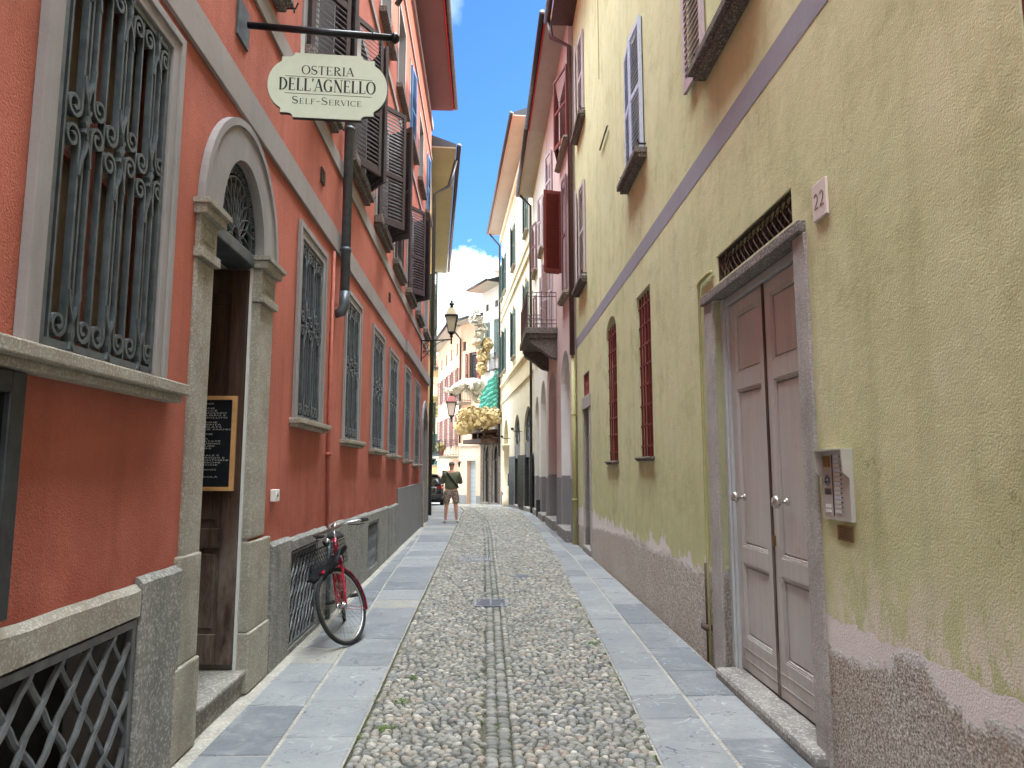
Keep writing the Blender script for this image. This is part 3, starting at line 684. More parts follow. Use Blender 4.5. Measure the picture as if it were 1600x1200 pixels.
def sidepave():
    rows = []
    cuts = [-13, -11.2, -9.6, -8, -6.6, -5.2, -4, -3.1]
    vs, fs, tone = [], [], []
    for a, b in zip(cuts, cuts[1:] + [None]):
        y = 21.95
        while y < 46:
            L = rng.uniform(.7, 1.3); bb0, bb1 = (b, b) if b is not None else (xl(y) - .004, xl(y + L) - .004)
            if bb0 > a + .1 and bb1 > a + .1:
                o = len(vs); e = .012
                for zz, i in ((-.03, 0), (0, e)):
                    vs += [(a + e + i, y + e, gz(y) + zz), (bb0 - e - i, y + e, gz(y) + zz), (bb1 - e - i, y + L - e, gz(y + L) + zz), (a + e + i, y + L - e, gz(y + L) + zz)]
                fs.append((o + 4, o + 5, o + 6, o + 7)); tone += [rng.random()] * 8
                for j in range(4): fs.append((o + j, o + (j + 1) % 4, o + 4 + (j + 1) % 4, o + 4 + j))
            y += L
    ob = MB().add(vs, fs).build('side_street_paving', 'slab')
    at = ob.data.attributes.new('tone', 'FLOAT', 'POINT'); at.data.foreach_set('value', tone); tag(ob, kind='structure')
    ys = [21.95, 24, 34, 46]; m = MB(); m.add([p for y in ys for p in ((-13, y, gz(y) - .014), (xl(y) - .004, y, gz(y) - .014))], [(2 * i, 2 * i + 1, 2 * i + 3, 2 * i + 2) for i in range(3)])
    tag(m.build('side_street_bed', 'mortar'), kind='structure')
sidepave()
def weedmat():
    t = NT('moss_green'); return t.fin(t.mix(t.noise(30, 3), lin((70, 92, 40)), lin((104, 122, 62))), .8)
M['moss'] = weedmat()
def weeds():
    m = MB()
    spots = [(-.62, 5.05, 14), (-.66, 4.55, 16), (-.60, 5.6, 8), (.93, 6.6, 10), (.98, 8.3, 8)]
    for _ in range(300):
        y = 2.9 + 14 * rng.random() ** 1.6; s = rng.random()
        x = xl(y) + .02 if s < .3 else (xr(y) - .02 if s < .62 else xd(y) + rng.choice([-.115, 0, .115]) if s < .8 else rng.uniform(xl(y), xr(y)))
        spots.append((x + rng.normal(0, .012), y, 2))
    for x, y, k in spots:
        for _ in range(k * 3):
            a = rng.uniform(0, 6.28); r_ = rng.uniform(.0, .008 * math.sqrt(k) * 1.6); l = rng.uniform(.008, .018) * (1.5 if k > 6 else 1); px_, py = x + math.cos(a) * r_, y + math.sin(a) * r_
            z = gz(y) - .014; b = a + rng.uniform(-1, 1); dx, dy = math.cos(b) * l, math.sin(b) * l; wx, wy = -dy * .3, dx * .3
            m.add([(px_, py, z), (px_ + dx * .6 + wx, py + dy * .6 + wy, z + l * .8), (px_ + dx * 1.3, py + dy * 1.3, z + l * .7), (px_ + dx * .6 - wx, py + dy * .6 - wy, z + l * .8)], [(0, 1, 2, 3)])
    tag(m.build('moss', 'moss'), 'green moss and weeds growing between the cobbles', 'moss', kind='stuff')
weeds()
def grate(x, y, w_, l, n, name, label, round_=False):
    z = gz(y) + .004; m = MB()
    if round_:
        m.lathe([(w_, -.03), (w_, 0), (w_ * .93, .004), (w_ * .9, .0)], (x, y, z), 24)
        for i in range(-3, 4): m.box(x - w_ * .7, x + w_ * .7, y + i * w_ * .22 - .006, y + i * w_ * .22 + .006, z, z + .005)
        r_ = m.build(name, 'steel_dull', loc=(x, y, z))
    else:
        r_ = thing(name, (x, y, gz(y)), label, 'drain grate')
        t = .022
        f = MB(); f.box(x - w_ / 2, x + w_ / 2, y - l / 2, y - l / 2 + t, z - .04, z); f.box(x - w_ / 2, x + w_ / 2, y + l / 2 - t, y + l / 2, z - .04, z)
        f.box(x - w_ / 2, x - w_ / 2 + t, y - l / 2 + t, y + l / 2 - t, z - .04, z); f.box(x + w_ / 2 - t, x + w_ / 2, y - l / 2 + t, y + l / 2 - t, z - .04, z)
        f.box(x - .012, x + .012, y - l / 2 + t, y + l / 2 - t, z - .04, z - .001); f.build('frame', 'steel_dull', r_)
        b = MB()
        for i in range(n):
            if n > 8: u = x - w_ / 2 + t + (w_ - 2 * t) * (i + .5) / n; b.box(u - .008, u + .008, y - l / 2 + t, y + l / 2 - t, z - .035, z - .002)
            else: v = y - l / 2 + t + (l - 2 * t) * (i + .5) / n; b.box(x - w_ / 2 + t, x + w_ / 2 - t, v - .012, v + .012, z - .035, z - .002)
        b.build('bars', 'steel_dull', r_)
        MB().box(x - w_ / 2 + .005, x + w_ / 2 - .005, y - l / 2 + .005, y + l / 2 - .005, z - .05, z - .042).build('sump', 'dark', r_)
    return r_
M['steel_dull'] = paint('galvanised_grate', (120, 124, 134), .5, .15, .5)
grate(-.02, 8.55, .38, .42, 6, 'drain_grate', 'nearer rectangular steel drain grate with slots running across in the cobbled lane')
grate(-.29, 12.6, .56, .62, 13, 'drain_grate', 'farther wider drain grate with close bars in the cobbled lane')
o = grate(.44, 10.6, .13, 0, 0, 'manhole_cover', '', True); tag(o, 'small round iron cover set in the cobbles right of the centre', 'manhole cover')

# ------------------------------------------------------------------ LEFT: the red house
RED = thing('red_house', FL(10, 0), 'long red plastered house with grey trim and iron window grilles on the left', 'house')
W7 = [(6.40, 7.24, 2.04, 3.74), (8.60, 9.44, 1.94, 3.68), (10.70, 11.72, 1.88, 3.66), (12.62, 13.66, 1.83, 3.62), (15.10, 16.06, 1.76, 3.68), (17.30, 18.46, 1.68, 3.64)]
UPC = [(4.15, 5.25), (6.25, 7.35), (8.45, 9.55), (10.65, 11.75), (12.9, 14.0), (15.05, 16.15), (17.3, 18.4), (19.6, 20.6)]
UPW = [(a, b, 5.50, 7.45) for a, b in UPC]
UP2 = [(a, b, 9.0, 10.75) for a, b in UPC]
def red_facade():
    outer = rect(-9, 21.3, -1, 12.8)
    holes = [rect(2.66, 3.60, 2.06, 3.86)] + [rect(*q) for q in W7] + [rect(*q) for q in UPW + UP2]
    holes += [rect(-3.2, -1.8, 2.1, 3.8), rect(-.2, .9, 2.1, 3.8)]
    dr = [(4.38, .0), (5.24, .0), (5.24, 3.16)] + [(4.81 + .48 * math.cos(a), 3.16 + .57 * math.sin(a)) for a in np.linspace(0, math.pi, 20)] + [(4.38, 3.16)]
    dr = [(4.33, -.02), (5.235, -.02), (5.235, 3.15)] + [(4.81 + .425 * math.cos(a), 3.19 + .545 * math.sin(a)) for a in np.linspace(.0, math.pi, 20)] + [(4.33, 3.15)]
    holes.append(dr)
    holes.append(archloop(19.4, 20.9, -.3, 2.55))
    holes += [rect(2.0, 3.57, .06, .87), rect(6.30, 7.26, .04, .86), rect(10.40, 11.38, .1, .77)]
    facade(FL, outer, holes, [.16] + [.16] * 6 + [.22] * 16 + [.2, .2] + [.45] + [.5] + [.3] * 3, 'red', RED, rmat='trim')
    core(FL, -9, 21.3, 12.8, RED, 'red', z0=-.5)
    roof(FL, -9.2, 20.75, 12.75, .70, RED, 'soffit_red', 'redline')
    m = MB()
    for z0, z1, n in ((4.06, 4.31, .03), (5.03, 5.22, .025), (8.42, 8.54, .035), (11.3, 11.38, .04), (12.3, 12.52, .06)):
        m.fbox(FL, -9, 21.3, z0, z1, .001, n)
    m.fbox(FL, 14.9, 21.32, 4.06, 4.33, .03, .07)
    m.build('string_course', 'band', RED, bevel=.004)
    # granite plinth slabs with a rounded irregular top
    edges = [-9, -6, -3, -.5, 1.9]
    for i, (a, b, c, d, e) in enumerate(((-9, -5, 0, 1.0, 0), (-5, -1.2, 0, 1.0, 0), (-1.2, 1.98, 0, 1.01, 0), (3.58, 4.04, 0, 1.06, 0), (1.98, 3.57, .88, 1.03, 1), (5.72, 6.28, 0, 1.0, 0), (6.28, 7.28, .87, .98, 1), (7.28, 8.7, 0, .97, 0), (8.7, 10.38, 0, .95, 0), (10.38, 11.4, .78, .93, 1), (11.4, 12.6, 0, .92, 0), (12.6, 14.05, 0, .90, 0))):
        m = MB(); k = max(2, int((b - a) / .12)); P = .045
        tops = [d + .012 * noise.noise(Vector((q * 7.3 + a * 3, i, 0))) for q in range(k + 1)]
        for q in range(k):
            u0 = a + .003 + (b - a - .006) * q / k; u1 = a + .003 + (b - a - .006) * (q + 1) / k
            vs = []
            for u, tz in ((u0, tops[q]), (u1, tops[q + 1])): vs += [FL(u, c, .002), FL(u, c, P), FL(u, tz - .03, P), FL(u, tz, P - .028), FL(u, tz, .002)]
            m.add(vs, [(j, j + 1, j + 6, j + 5) for j in range(4)] + ([(0, 1, 2, 3, 4)] if q == 0 else []) + ([(5, 6, 7, 8, 9)] if q == k - 1 else []))
        m.build('plinth_slab', 'granite_warm' if e and i < 6 else 'granite', RED)
    m = MB(); m.fbox(FL, 14.05, 19.1, -.1, 1.18, .002, .03); m.build('plinth_render', 'dado', RED, bevel=.004)
    for a, b, c in ((1.99, 3.575, .06), (6.285, 7.275, .04), (10.385, 11.395, .1)): MB().fbox(FL, a, b, -.1, c - .002, .002, .045).build('plinth_slab', 'granite', RED)
    # ground-floor windows
    big = surround(FL, 2.66, 3.60, 2.02, 3.86, .1, RED, 'trim', .03)
    glazing(FL, 2.66, 3.60, 2.06, 3.86, big, -.11, 'sash', 'curtain', 2, 2)
    grille(FL, 2.675, 3.59, 2.075, 3.85, big, .0, 'iron', 12)
    sill(FL, 2.3, 3.84, 2.045, big, 'granite_warm', .1, .12)
    for (a, b, c, d) in W7:
        s_ = surround(FL, a, b, c, d, .125, RED, 'trim', .02)
        glazing(FL, a, b, c, d, s_, -.12, 'sash', 'glass', 2, 2)
        grille(FL, a + .01, b - .01, c + .01, d - .01, s_, -.01, 'iron', 10)
        sill(FL, a - .2, b + .2, c - .004, s_, 'sill', .08, .11)
    for (a, b, c, d) in ((-3.2, -1.8, 2.1, 3.8), (-.2, .9, 2.1, 3.8)):
        s_ = surround(FL, a, b, c, d, .11, RED); glazing(FL, a, b, c, d, s_, -.1); sill(FL, a - .15, b + .15, c - .01, s_)
    # cellar openings
    for (a, b, c, d, cl, t) in ((2.0, 3.57, .06, .87, .20, .0155), (6.30, 7.26, .04, .86, .13, .011), (10.40, 11.38, .1, .77, .12, .009)):
        q = MB().fbox(FL, a, b, c, d, -.32, -.29).build('cellar_opening', 'dark', RED)
        lattice(FL, a + .006, b - .006, c + .006, d - .006, q, .012, 'iron_lattice', cl, t, .035 if a < 5 else .018)
    # upper windows: shutters standing ajar
    ang = {1: 30, 2: 30, 3: 40, 5: 34}
    for i, (a, b, c, d) in enumerate(UPW):
        s_ = surround(FL, a, b, c, d, .12, RED, 'trim', .02, inner=False)
        glazing(FL, a, b, c, d, s_, -.16, 'white_paint')
        m = MB(); m.fbox(FL, a - .15, b + .18, c - .12, c - .0, .0, .13); m.fbox(FL, a - .12, b + .15, c - .18, c - .12, .0, .08); m.build('sill', 'dark_sill', s_, bevel=.01)
        w_ = (b - a) / 2 - .005
        if i in ang:
            A = FL.sub(a + .005, 0, .03, ang[i]); shutter(A, w_, d - c + .02, c - .06, 'brown_shutter', s_)
            B = FL.sub(b - .005, 0, .03, {3: 52, 5: 48}.get(i, 35), -1); shutter(B, w_, d - c + .02, c - .06, 'brown_shutter', s_)
        elif i in (0, 4):
            for u, fl in ((a + .005, 1), (b - .005, -1)): shutter(FL.sub(u, 0, .02, 3, fl), w_, d - c, c + .005, 'brown_shutter', s_)
        h = MB(); h.tube([FL(b + .32, c - .02, .0), FL(b + .32, c - .02, .1), FL(b + .32, c + .03, .12)], .008, 6); h.tube([FL(b + .32, c - .02, .09), FL(b + .32, c - .06, .09)], .008, 6); h.build('shutter_catch', 'black', s_)
    for i, (a, b, c, d) in enumerate(UP2):
        s_ = surround(FL, a, b, c, d, .1, RED, 'trim', .018, inner=False)
        glazing(FL, a, b, c, d, s_, -.16, 'white_paint')
        m = MB(); m.fbox(FL, a - .15, b + .15, c - .1, c, .0, .13); m.build('sill', 'dark_sill', s_, bevel=.008)
        w_ = (b - a) / 2 - .005
        if i in (2, 5, 7):
            for u, fl, g_ in ((a + .005, 1, 5), (b - .005, -1, 3)): shutter(FL.sub(u, 0, .02, g_, fl), w_, d - c, c, 'blue2', s_)
        if i == 7: pass
    # arched doorway at the far end
    m = MB(); c_, r0, r1 = 20.15, .75, .95; pts_o = [(c_ + r1 * math.cos(a), 2.55 + r1 * math.sin(a)) for a in np.linspace(0, math.pi, 16)]; pts_i = [(c_ + r0 * math.cos(a), 2.55 + r0 * math.sin(a)) for a in np.linspace(math.pi, 0, 16)]
    loop = [(c_ + r1, -.05)] + pts_o + [(c_ - r1, -.05), (c_ - r0, -.05)] + pts_i + [(c_ + r0, -.05)]
    dd = m.prism(FL, loop, .002, .05).build('archway', 'trim', RED)
    MB().fbox(FL, 19.4, 20.9, -.1, 3.35, -.5, -.45).build('door_leaf', 'oldwood', dd)
    MB().fbox(FL, 19.16, 19.42, -.1, 1.2, .05, .09).build('bollard_stone', 'sill', dd)
    # downpipes
    m = MB(); u = 7.95; m.tube([FL(u, 12.5, .6), FL(u, 12.1, .12), FL(u, 8, .1), FL(u, 3.62, .1)], .056, 12)
    for z in (4.12, 5.6, 7.4, 9.5): m.tube([FL(u, z - .02, .1), FL(u, z + .02, .1)], .066, 12)
    m.build('downpipe', 'pipe_grey', RED, True)
    m = MB(); m.tube([FL(u, 3.62, .1), FL(u, 3.46, .1), FL(u, 3.38, .07), FL(u, 3.36, 0)], [.062, .062, .06, .058], 12); m.build('downpipe_shoe', 'pipe_grey', RED, True)
    m = MB(); m.tube([FL(7.70, 4.02, .02), FL(7.70, 2.2, .02), FL(7.72, .9, .03)], .019, 10); m.fbox(FL, 7.66, 7.74, 1.72, 1.76, 0, .06); m.build('painted_pipe', 'pipe_red', RED, True)
    m = MB(); m.tube([FL(7.72, .9, .06), FL(7.72, .0, .06)], .03, 10); m.build('pipe_foot', 'pipe_grey', RED, True)
    m = MB(); m.tube([(-1.12, 12.2, 12.5), (-1.2, 12.2, 12.2), (-1.62, 11.9, 10.3), (-1.78, 11.9, 10.0)], .05, 10); m.build('slanting_pipe', 'gutter', RED, True)
    for u, z in ((7.02, 4.62), (12.3, 4.62)):
        m = MB(); m.fbox(FL, u, u + .14, z - .06, z + .1, .001, .02)
        for q in range(5): m.fbox(FL, u + .015, u + .125, z - .05 + q * .03, z - .035 + q * .03, .02, .03)
        m.build('vent_cover', 'rust_iron', RED)
    # the doorway
    c_, z_ = 4.80, 3.19
    D = MB().fbox(FL, 4.325, 5.22, 3.10, 3.19, -.24, -.02).build('doorway', 'iron', RED, bevel=.008)
    for (a, b, jut) in ((4.06, 4.32, 1), (5.22, 5.56, 1)):
        door = MB(); door.fbox(FL, a, b, 1.08, 2.84, -.22 if a < 5 else -.05, .022)
        if a < 5: door.fbox(FL, 4.02, 4.325, .5, 1.1, -.22, .034); door.fbox(FL, 4.0, 4.33, 0, .5, -.22, .05)
        else: door.fbox(FL, 5.22, 5.70, .42, 1.06, -.05, .032); door.fbox(FL, 5.215, 5.70, 0, .42, -.05, .048)
        door.build('pilaster', 'granite_warm', D, bevel=.012)
    for (a, b) in ((4.06, 4.32), (5.22, 5.56)):
        m = MB(); m.fbox(FL, a - .015, b + .012, 2.84, 2.90, -.05, .055); m.fbox(FL, a, b, 2.9, 3.1, -.05, .03)
        m.fbox(FL, a + .05, b - .05, 2.95, 2.97, .03, .038); m.fbox(FL, a + .05, b - .05, 3.04, 3.06, .03, .038); m.fbox(FL, a + .05, a + .07, 2.97, 3.04, .03, .038); m.fbox(FL, b - .07, b - .05, 2.97, 3.04, .03, .038)
        m.fbox(FL, a - .035, b + .035, 3.1, 3.155, -.05, .075); m.fbox(FL, a - .055, b + .055, 3.155, 3.19, -.05, .10)
        m.build('capital', 'granite_warm', D, bevel=.006)
    c_, z_ = 4.80, 3.19
    ro = [(c_ + .73 * math.cos(a), z_ + .80 * math.sin(a)) for a in np.linspace(0, math.pi, 24)]; ri = [(c_ + .43 * math.cos(a), z_ + .55 * math.sin(a)) for a in np.linspace(math.pi, 0, 24)]
    m = MB(); m.prism(FL, ro + ri, .002, .035); ro2 = [(c_ + .75 * math.cos(a), z_ + .82 * math.sin(a)) for a in np.linspace(0, math.pi, 24)]; ri2 = [(c_ + .70 * math.cos(a), z_ + .77 * math.sin(a)) for a in np.linspace(math.pi, 0, 24)]
    m.prism(FL, ro2 + ri2, .004, .05); m.build('arch_surround', 'trim', D)
    MB().fbox(FL, 4.37, 5.25, 3.19, 3.80, -.12, -.09).build('fanlight_pane', 'glass', D)
    # fanlight ironwork: sunflower of crossing curves and a rim of curls
    m = MB(); n0, n1, t = -.05, -.03, .008
    P = lambda a, f: (c_ + .42 * f * math.cos(a), z_ + .01 + .54 * f * math.sin(a))
    for f in (.99, .80): m.ribbon(FL, [P(a, f) for a in np.linspace(0, math.pi, 30)], t, n0 - .01, n1)
    m.ribbon(FL, [P(a, .16) for a in np.linspace(0, math.pi, 14)], t, n0, n1)
    for i in range(11):
        a0 = math.pi * (i + .5) / 11
        for sg in (1, -1):
            pts = []
            for q in range(13):
                f = .16 + .64 * q / 12; a = a0 + sg * .75 * (f - .16)
                if 0.01 < a < math.pi - .01: pts.append(P(a, f))
            if len(pts) > 2: m.ribbon(FL, pts, t * .8, n0 + .004 * sg, n1)
    for i in range(17):
        a = math.pi * (i + .5) / 17; cx, cz = P(a, .895); r_ = .034
        m.ribbon(FL, [(cx + r_ * (1 - .7 * q / 14) * math.cos(a + q * .6), cz + r_ * (1 - .7 * q / 14) * math.sin(a + q * .6) * 1.1) for q in range(15)], t * .8, n0, n1)
    m.build('fanlight_grille', 'iron', D)
    # wall stones beside the opening on the inside, a dim lobby, the open leaf
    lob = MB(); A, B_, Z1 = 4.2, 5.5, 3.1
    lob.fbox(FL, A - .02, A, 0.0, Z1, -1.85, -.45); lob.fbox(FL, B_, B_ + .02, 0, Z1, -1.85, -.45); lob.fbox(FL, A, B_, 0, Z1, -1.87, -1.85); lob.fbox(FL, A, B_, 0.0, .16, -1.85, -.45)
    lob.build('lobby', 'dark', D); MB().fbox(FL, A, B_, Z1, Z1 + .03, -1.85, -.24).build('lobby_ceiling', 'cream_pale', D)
    st = MB(); st.fbox(FL, 4.385, 5.40, .13, .17, -.5, .035); st.fbox(FL, 4.385, 5.38, -.02, .13, -.5, .01); st.build('step', 'step', D, bevel=.014)
    LF = Fr(FL(5.18, 0, -.06)[:2], (FL(5.18, 0, -1.06)[0], FL(5.18, 0, -.06)[1] + .02), -1, True)   # leaf runs into the house, faces the camera
    m = MB(); m.fbox(LF, .0, .82, .21, 3.08, -.055, -.02)
    for a, b, c, d in ((0, .12, .21, 3.08), (.70, .82, .21, 3.08), (.12, .70, .21, .42), (.12, .70, 1.02, 1.16), (.12, .70, 2.9, 3.08)): m.fbox(LF, a, b, c, d, -.02, .0)
    m.fbox(LF, .15, .67, .46, .98, -.02, -.006); m.fbox(LF, .17, .65, 1.22, 2.8, -.02, -.008)
    leaf = m.build('door_leaf', 'oldwood', D, bevel=.006)
    MB().fbox(FL, 5.2, 5.225, .17, 3.1, -.055, -.035).build('door_frame', 'white_paint', D)
    return LF
LF = red_facade()
# menu blackboard on the open leaf
bx = thing('menu_blackboard', LF(.3, 1.42, 0.01), 'tall blackboard with a pale wooden frame and chalked menu on the open dark door', 'blackboard')
m = MB(); a0, a1, z0, z1 = .035, .60, 1.43, 2.12; t = .028
m.fbox(LF, a0, a0 + t, z0, z1, .002, .03); m.fbox(LF, a1 - t, a1, z0, z1, .002, .03); m.fbox(LF, a0 + t, a1 - t, z0, z0 + t, .002, .03); m.fbox(LF, a0 + t, a1 - t, z1 - t, z1, .002, .03)
m.build('frame', 'wood_box', bx); MB().fbox(LF, a0 + t, a1 - t, z0 + t, z1 - t, .002, .015).build('slate', 'slate', bx)
def text_mesh(txt, size, F, u, z, n, mat, parent, name='lettering', flip=False, align='LEFT', extrude=.0008, width=1.0):
    cu = bpy.data.curves.new('t', 'FONT'); cu.body = txt; cu.size = size; cu.align_x = align; cu.resolution_u = 2; cu.space_line = 1.0
    ob = bpy.data.objects.new('t', cu); C.objects.link(ob); bpy.context.view_layer.update(); dg = bpy.context.evaluated_depsgraph_get()
    me = bpy.data.meshes.new_from_object(ob.evaluated_get(dg)); vs = [(v.co.x * width, v.co.y) for v in me.vertices]; fs = [tuple(p.vertices) for p in me.polygons]
    bpy.data.objects.remove(ob); bpy.data.curves.remove(cu)
    s = -1 if flip else 1
    mm = MB(); mm.add([F(u + s * x, z + y, n) for x, y in vs], fs); bpy.data.meshes.remove(me)
    return mm
lines = ['MENU SETTIMANA', '', 'RISO AL PEPERONE', 'FAGIOLI E SALSICCE', 'RISOTTO E RADICCHIO', 'GNOCCHI AL BURRO E', 'SALVIA, UOVO BOLLITO', '', 'PASTA AL SALMONE', 'TORTA MARGHERITA', 'VERDURE E INSALATA', 'FORMAGGIO PUR PARMIG.', 'PANE E BURRO', 'GELATO - LIMONE', '', 'AL RAGU SPEZIA', 'CARNE CON PATATE', 'ARROSTO AL FORNO', 'SPIEDINI - VERDURE', 'ZUPPA AI FUNGHI', '', 'VINO ROSSO', 'ACQUA NATURALE E', 'PANINI CON FUNGHI E', 'FORMAGGI - CONTORNI', 'CARCIOFI E PEPERONI', 'CON CIPOLLE ROSSE', '', 'RISO E PARMIGIANO', 'E PESCE - MELE', 'ANTIPASTI', 'TONNO - BRESAOLA', 'CON LIMONE', 'BURRATA', 'DOLCE']
mt = MB(); paras = []
for i, s_ in enumerate(lines):
    if not s_:
        if mt.v: paras.append(mt); mt = MB()
        continue
    q = text_mesh(s_, .0165, LF, a1 - .05 - .49 + rng.uniform(-.003, .004) + .03, 2.12 - .062 - i * .0172, .0165, 'chalk', bx, flip=False, width=2.5)
    mt.add(q.v, q.f)
    if i == 0: pass
# the leaf frame runs away from the viewer's right, so mirror the lines to read left to right
um = a1 + a0
def mirror_u(p):
    rel = Vector((p[0], p[1], 0)) - LF.a; u = rel.dot(LF.d); n = rel.dot(LF.nrm); return LF(um - u, p[2], n)
for mt in paras + [mt]:
    mt.v = [mirror_u(p) for p in mt.v]; mt.build('chalk_writing', 'chalk', bx)
# doorbell
b = thing('doorbell', FL(5.78, 1.37, .05), 'small white doorbell box on the red wall right of the open doorway', 'doorbell')
MB().fbox(FL, 5.74, 5.85, 1.325, 1.42, .001, .045).build('housing', 'white', b, bevel=.004); MB().lathe([(.016, 0), (.016, .008), (.012, .01)], FL(5.79, 1.375, .044), 12, 'x').build('button', 'steel', b)
# notice case at the left edge
b = thing('notice_case', FL(2.2, 1.05, .05), 'dark grey metal notice case on the red wall under the large window', 'notice case')
m = MB(); m.fbox(FL, 1.7, 2.565, 1.07, 1.94, .002, .03); m.fbox(FL, 1.7, 1.78, 1.07, 1.94, .03, .06); m.fbox(FL, 2.485, 2.565, 1.07, 1.94, .03, .06); m.fbox(FL, 1.78, 2.485, 1.86, 1.94, .03, .06); m.fbox(FL, 1.78, 2.485, 1.07, 1.15, .03, .06)
m.build('case', 'iron_dark', b, bevel=.006); MB().fbox(FL, 1.78, 2.485, 1.15, 1.86, .03, .036).build('pane', 'glass', b)

# ------------------------------------------------------------------ hanging restaurant sign
SY = 4.75
sg = thing('hanging_sign', FL(4.6, 4.7, 0), 'pale green hanging restaurant sign lettered in black on a black wall bracket', 'sign')
pl = MB(); pl.fbox(FL, 4.52, 4.74, 4.56, 4.84, .0, .02)
pl.build('wall_plate', 'iron', sg, bevel=.003)
def arm(t): return Vector((-1.74 + 1.0 * t, 4.64 + .11 * t, 4.70 - .01 * t))
m = MB(); m.tube([arm(0), arm(1)], .024, 12); m.tube([arm(.86), arm(.875)], .027, 12); m.lathe([(.0, -.03), (.022, -.026), (.036, -.01), (.04, 0), (.036, .012), (.02, .03), (0, .036)], arm(1) + Vector((.02, 0, 0)), 14, 'x'); m.build('bracket_arm', 'black', sg, True)
SF = Fr((-1.61, 4.70), (-.76, 4.765), 1, True)   # faces the viewer: normal towards -Y
W_, H_ = .85, .49; zc = 4.30
def signloop(s=1.0):
    # lobed plate: bowed ends, notched shoulders
    right = [(.232, .245), (.236, .228), (.25, .216), (.27, .212), (.318, .212), (.318, .178)] + [(.262 + .148 * math.cos(a), .190 * math.sin(a)) for a in np.linspace(1.12, -1.12, 15)] + [(.318, -.178), (.318, -.212), (.27, -.212), (.25, -.216), (.236, -.228), (.232, -.245)]
    left = [(-x, z) for x, z in right][::-1]
    return [(x * s, z * s) for x, z in right + left]
def sgP(x, z): return (W_ / 2 + x, zc + z)
for nn, mt_ in ((1, 'sign_board'),):
    m = MB(); m.prism(SF, [sgP(x * 1.03, z * 1.0) for x, z in signloop()], -.03, .0); m.build('sign_board', 'black', sg)
    m = MB(); m.prism(SF, [sgP(x * 1.022, z * .99) for x, z in signloop()], .0005, .004); m.build('sign_face', 'sign', sg)
for x in (-.19, .21):
    m = MB(); top = zc + .41; m.fbox(SF, W_ / 2 + x - .014, W_ / 2 + x + .014, zc + .24, top, -.018, -.012); m.build('hanger_strap', 'white', sg)
# hand-built serif capitals: strokes of varying width
def st(m, pts, ws, F, n, cap=None):
    k = len(pts); L_, R_ = [], []
    for i, (x, y) in enumerate(pts):
        a = pts[max(0, i - 1)]; b = pts[min(k - 1, i + 1)]; dx, dy = b[0] - a[0], b[1] - a[1]; l = math.hypot(dx, dy) or 1
        w_ = ws[i] if isinstance(ws, (list, tuple)) else ws; nx, ny = -dy / l * w_ / 2, dx / l * w_ / 2
        L_.append((x + nx, y + ny)); R_.append((x - nx, y - ny))
    vs = [F(x, y, n) for x, y in L_] + [F(x, y, n) for x, y in R_]
    m.add(vs, [(i, i + 1, k + i + 1, k + i) for i in range(k - 1)])
TK, TN = .15, .05
def arcp(cx, cy, rx, ry, a0, a1, n=16): return [(cx + rx * math.cos(a), cy + ry * math.sin(a)) for a in np.linspace(R(a0), R(a1), n)]
def arcw(a0, a1, n=16, thin=TN, thick=TK): return [thin + (thick - thin) * abs(math.cos(a)) ** 1.3 for a in np.linspace(R(a0), R(a1), n)]
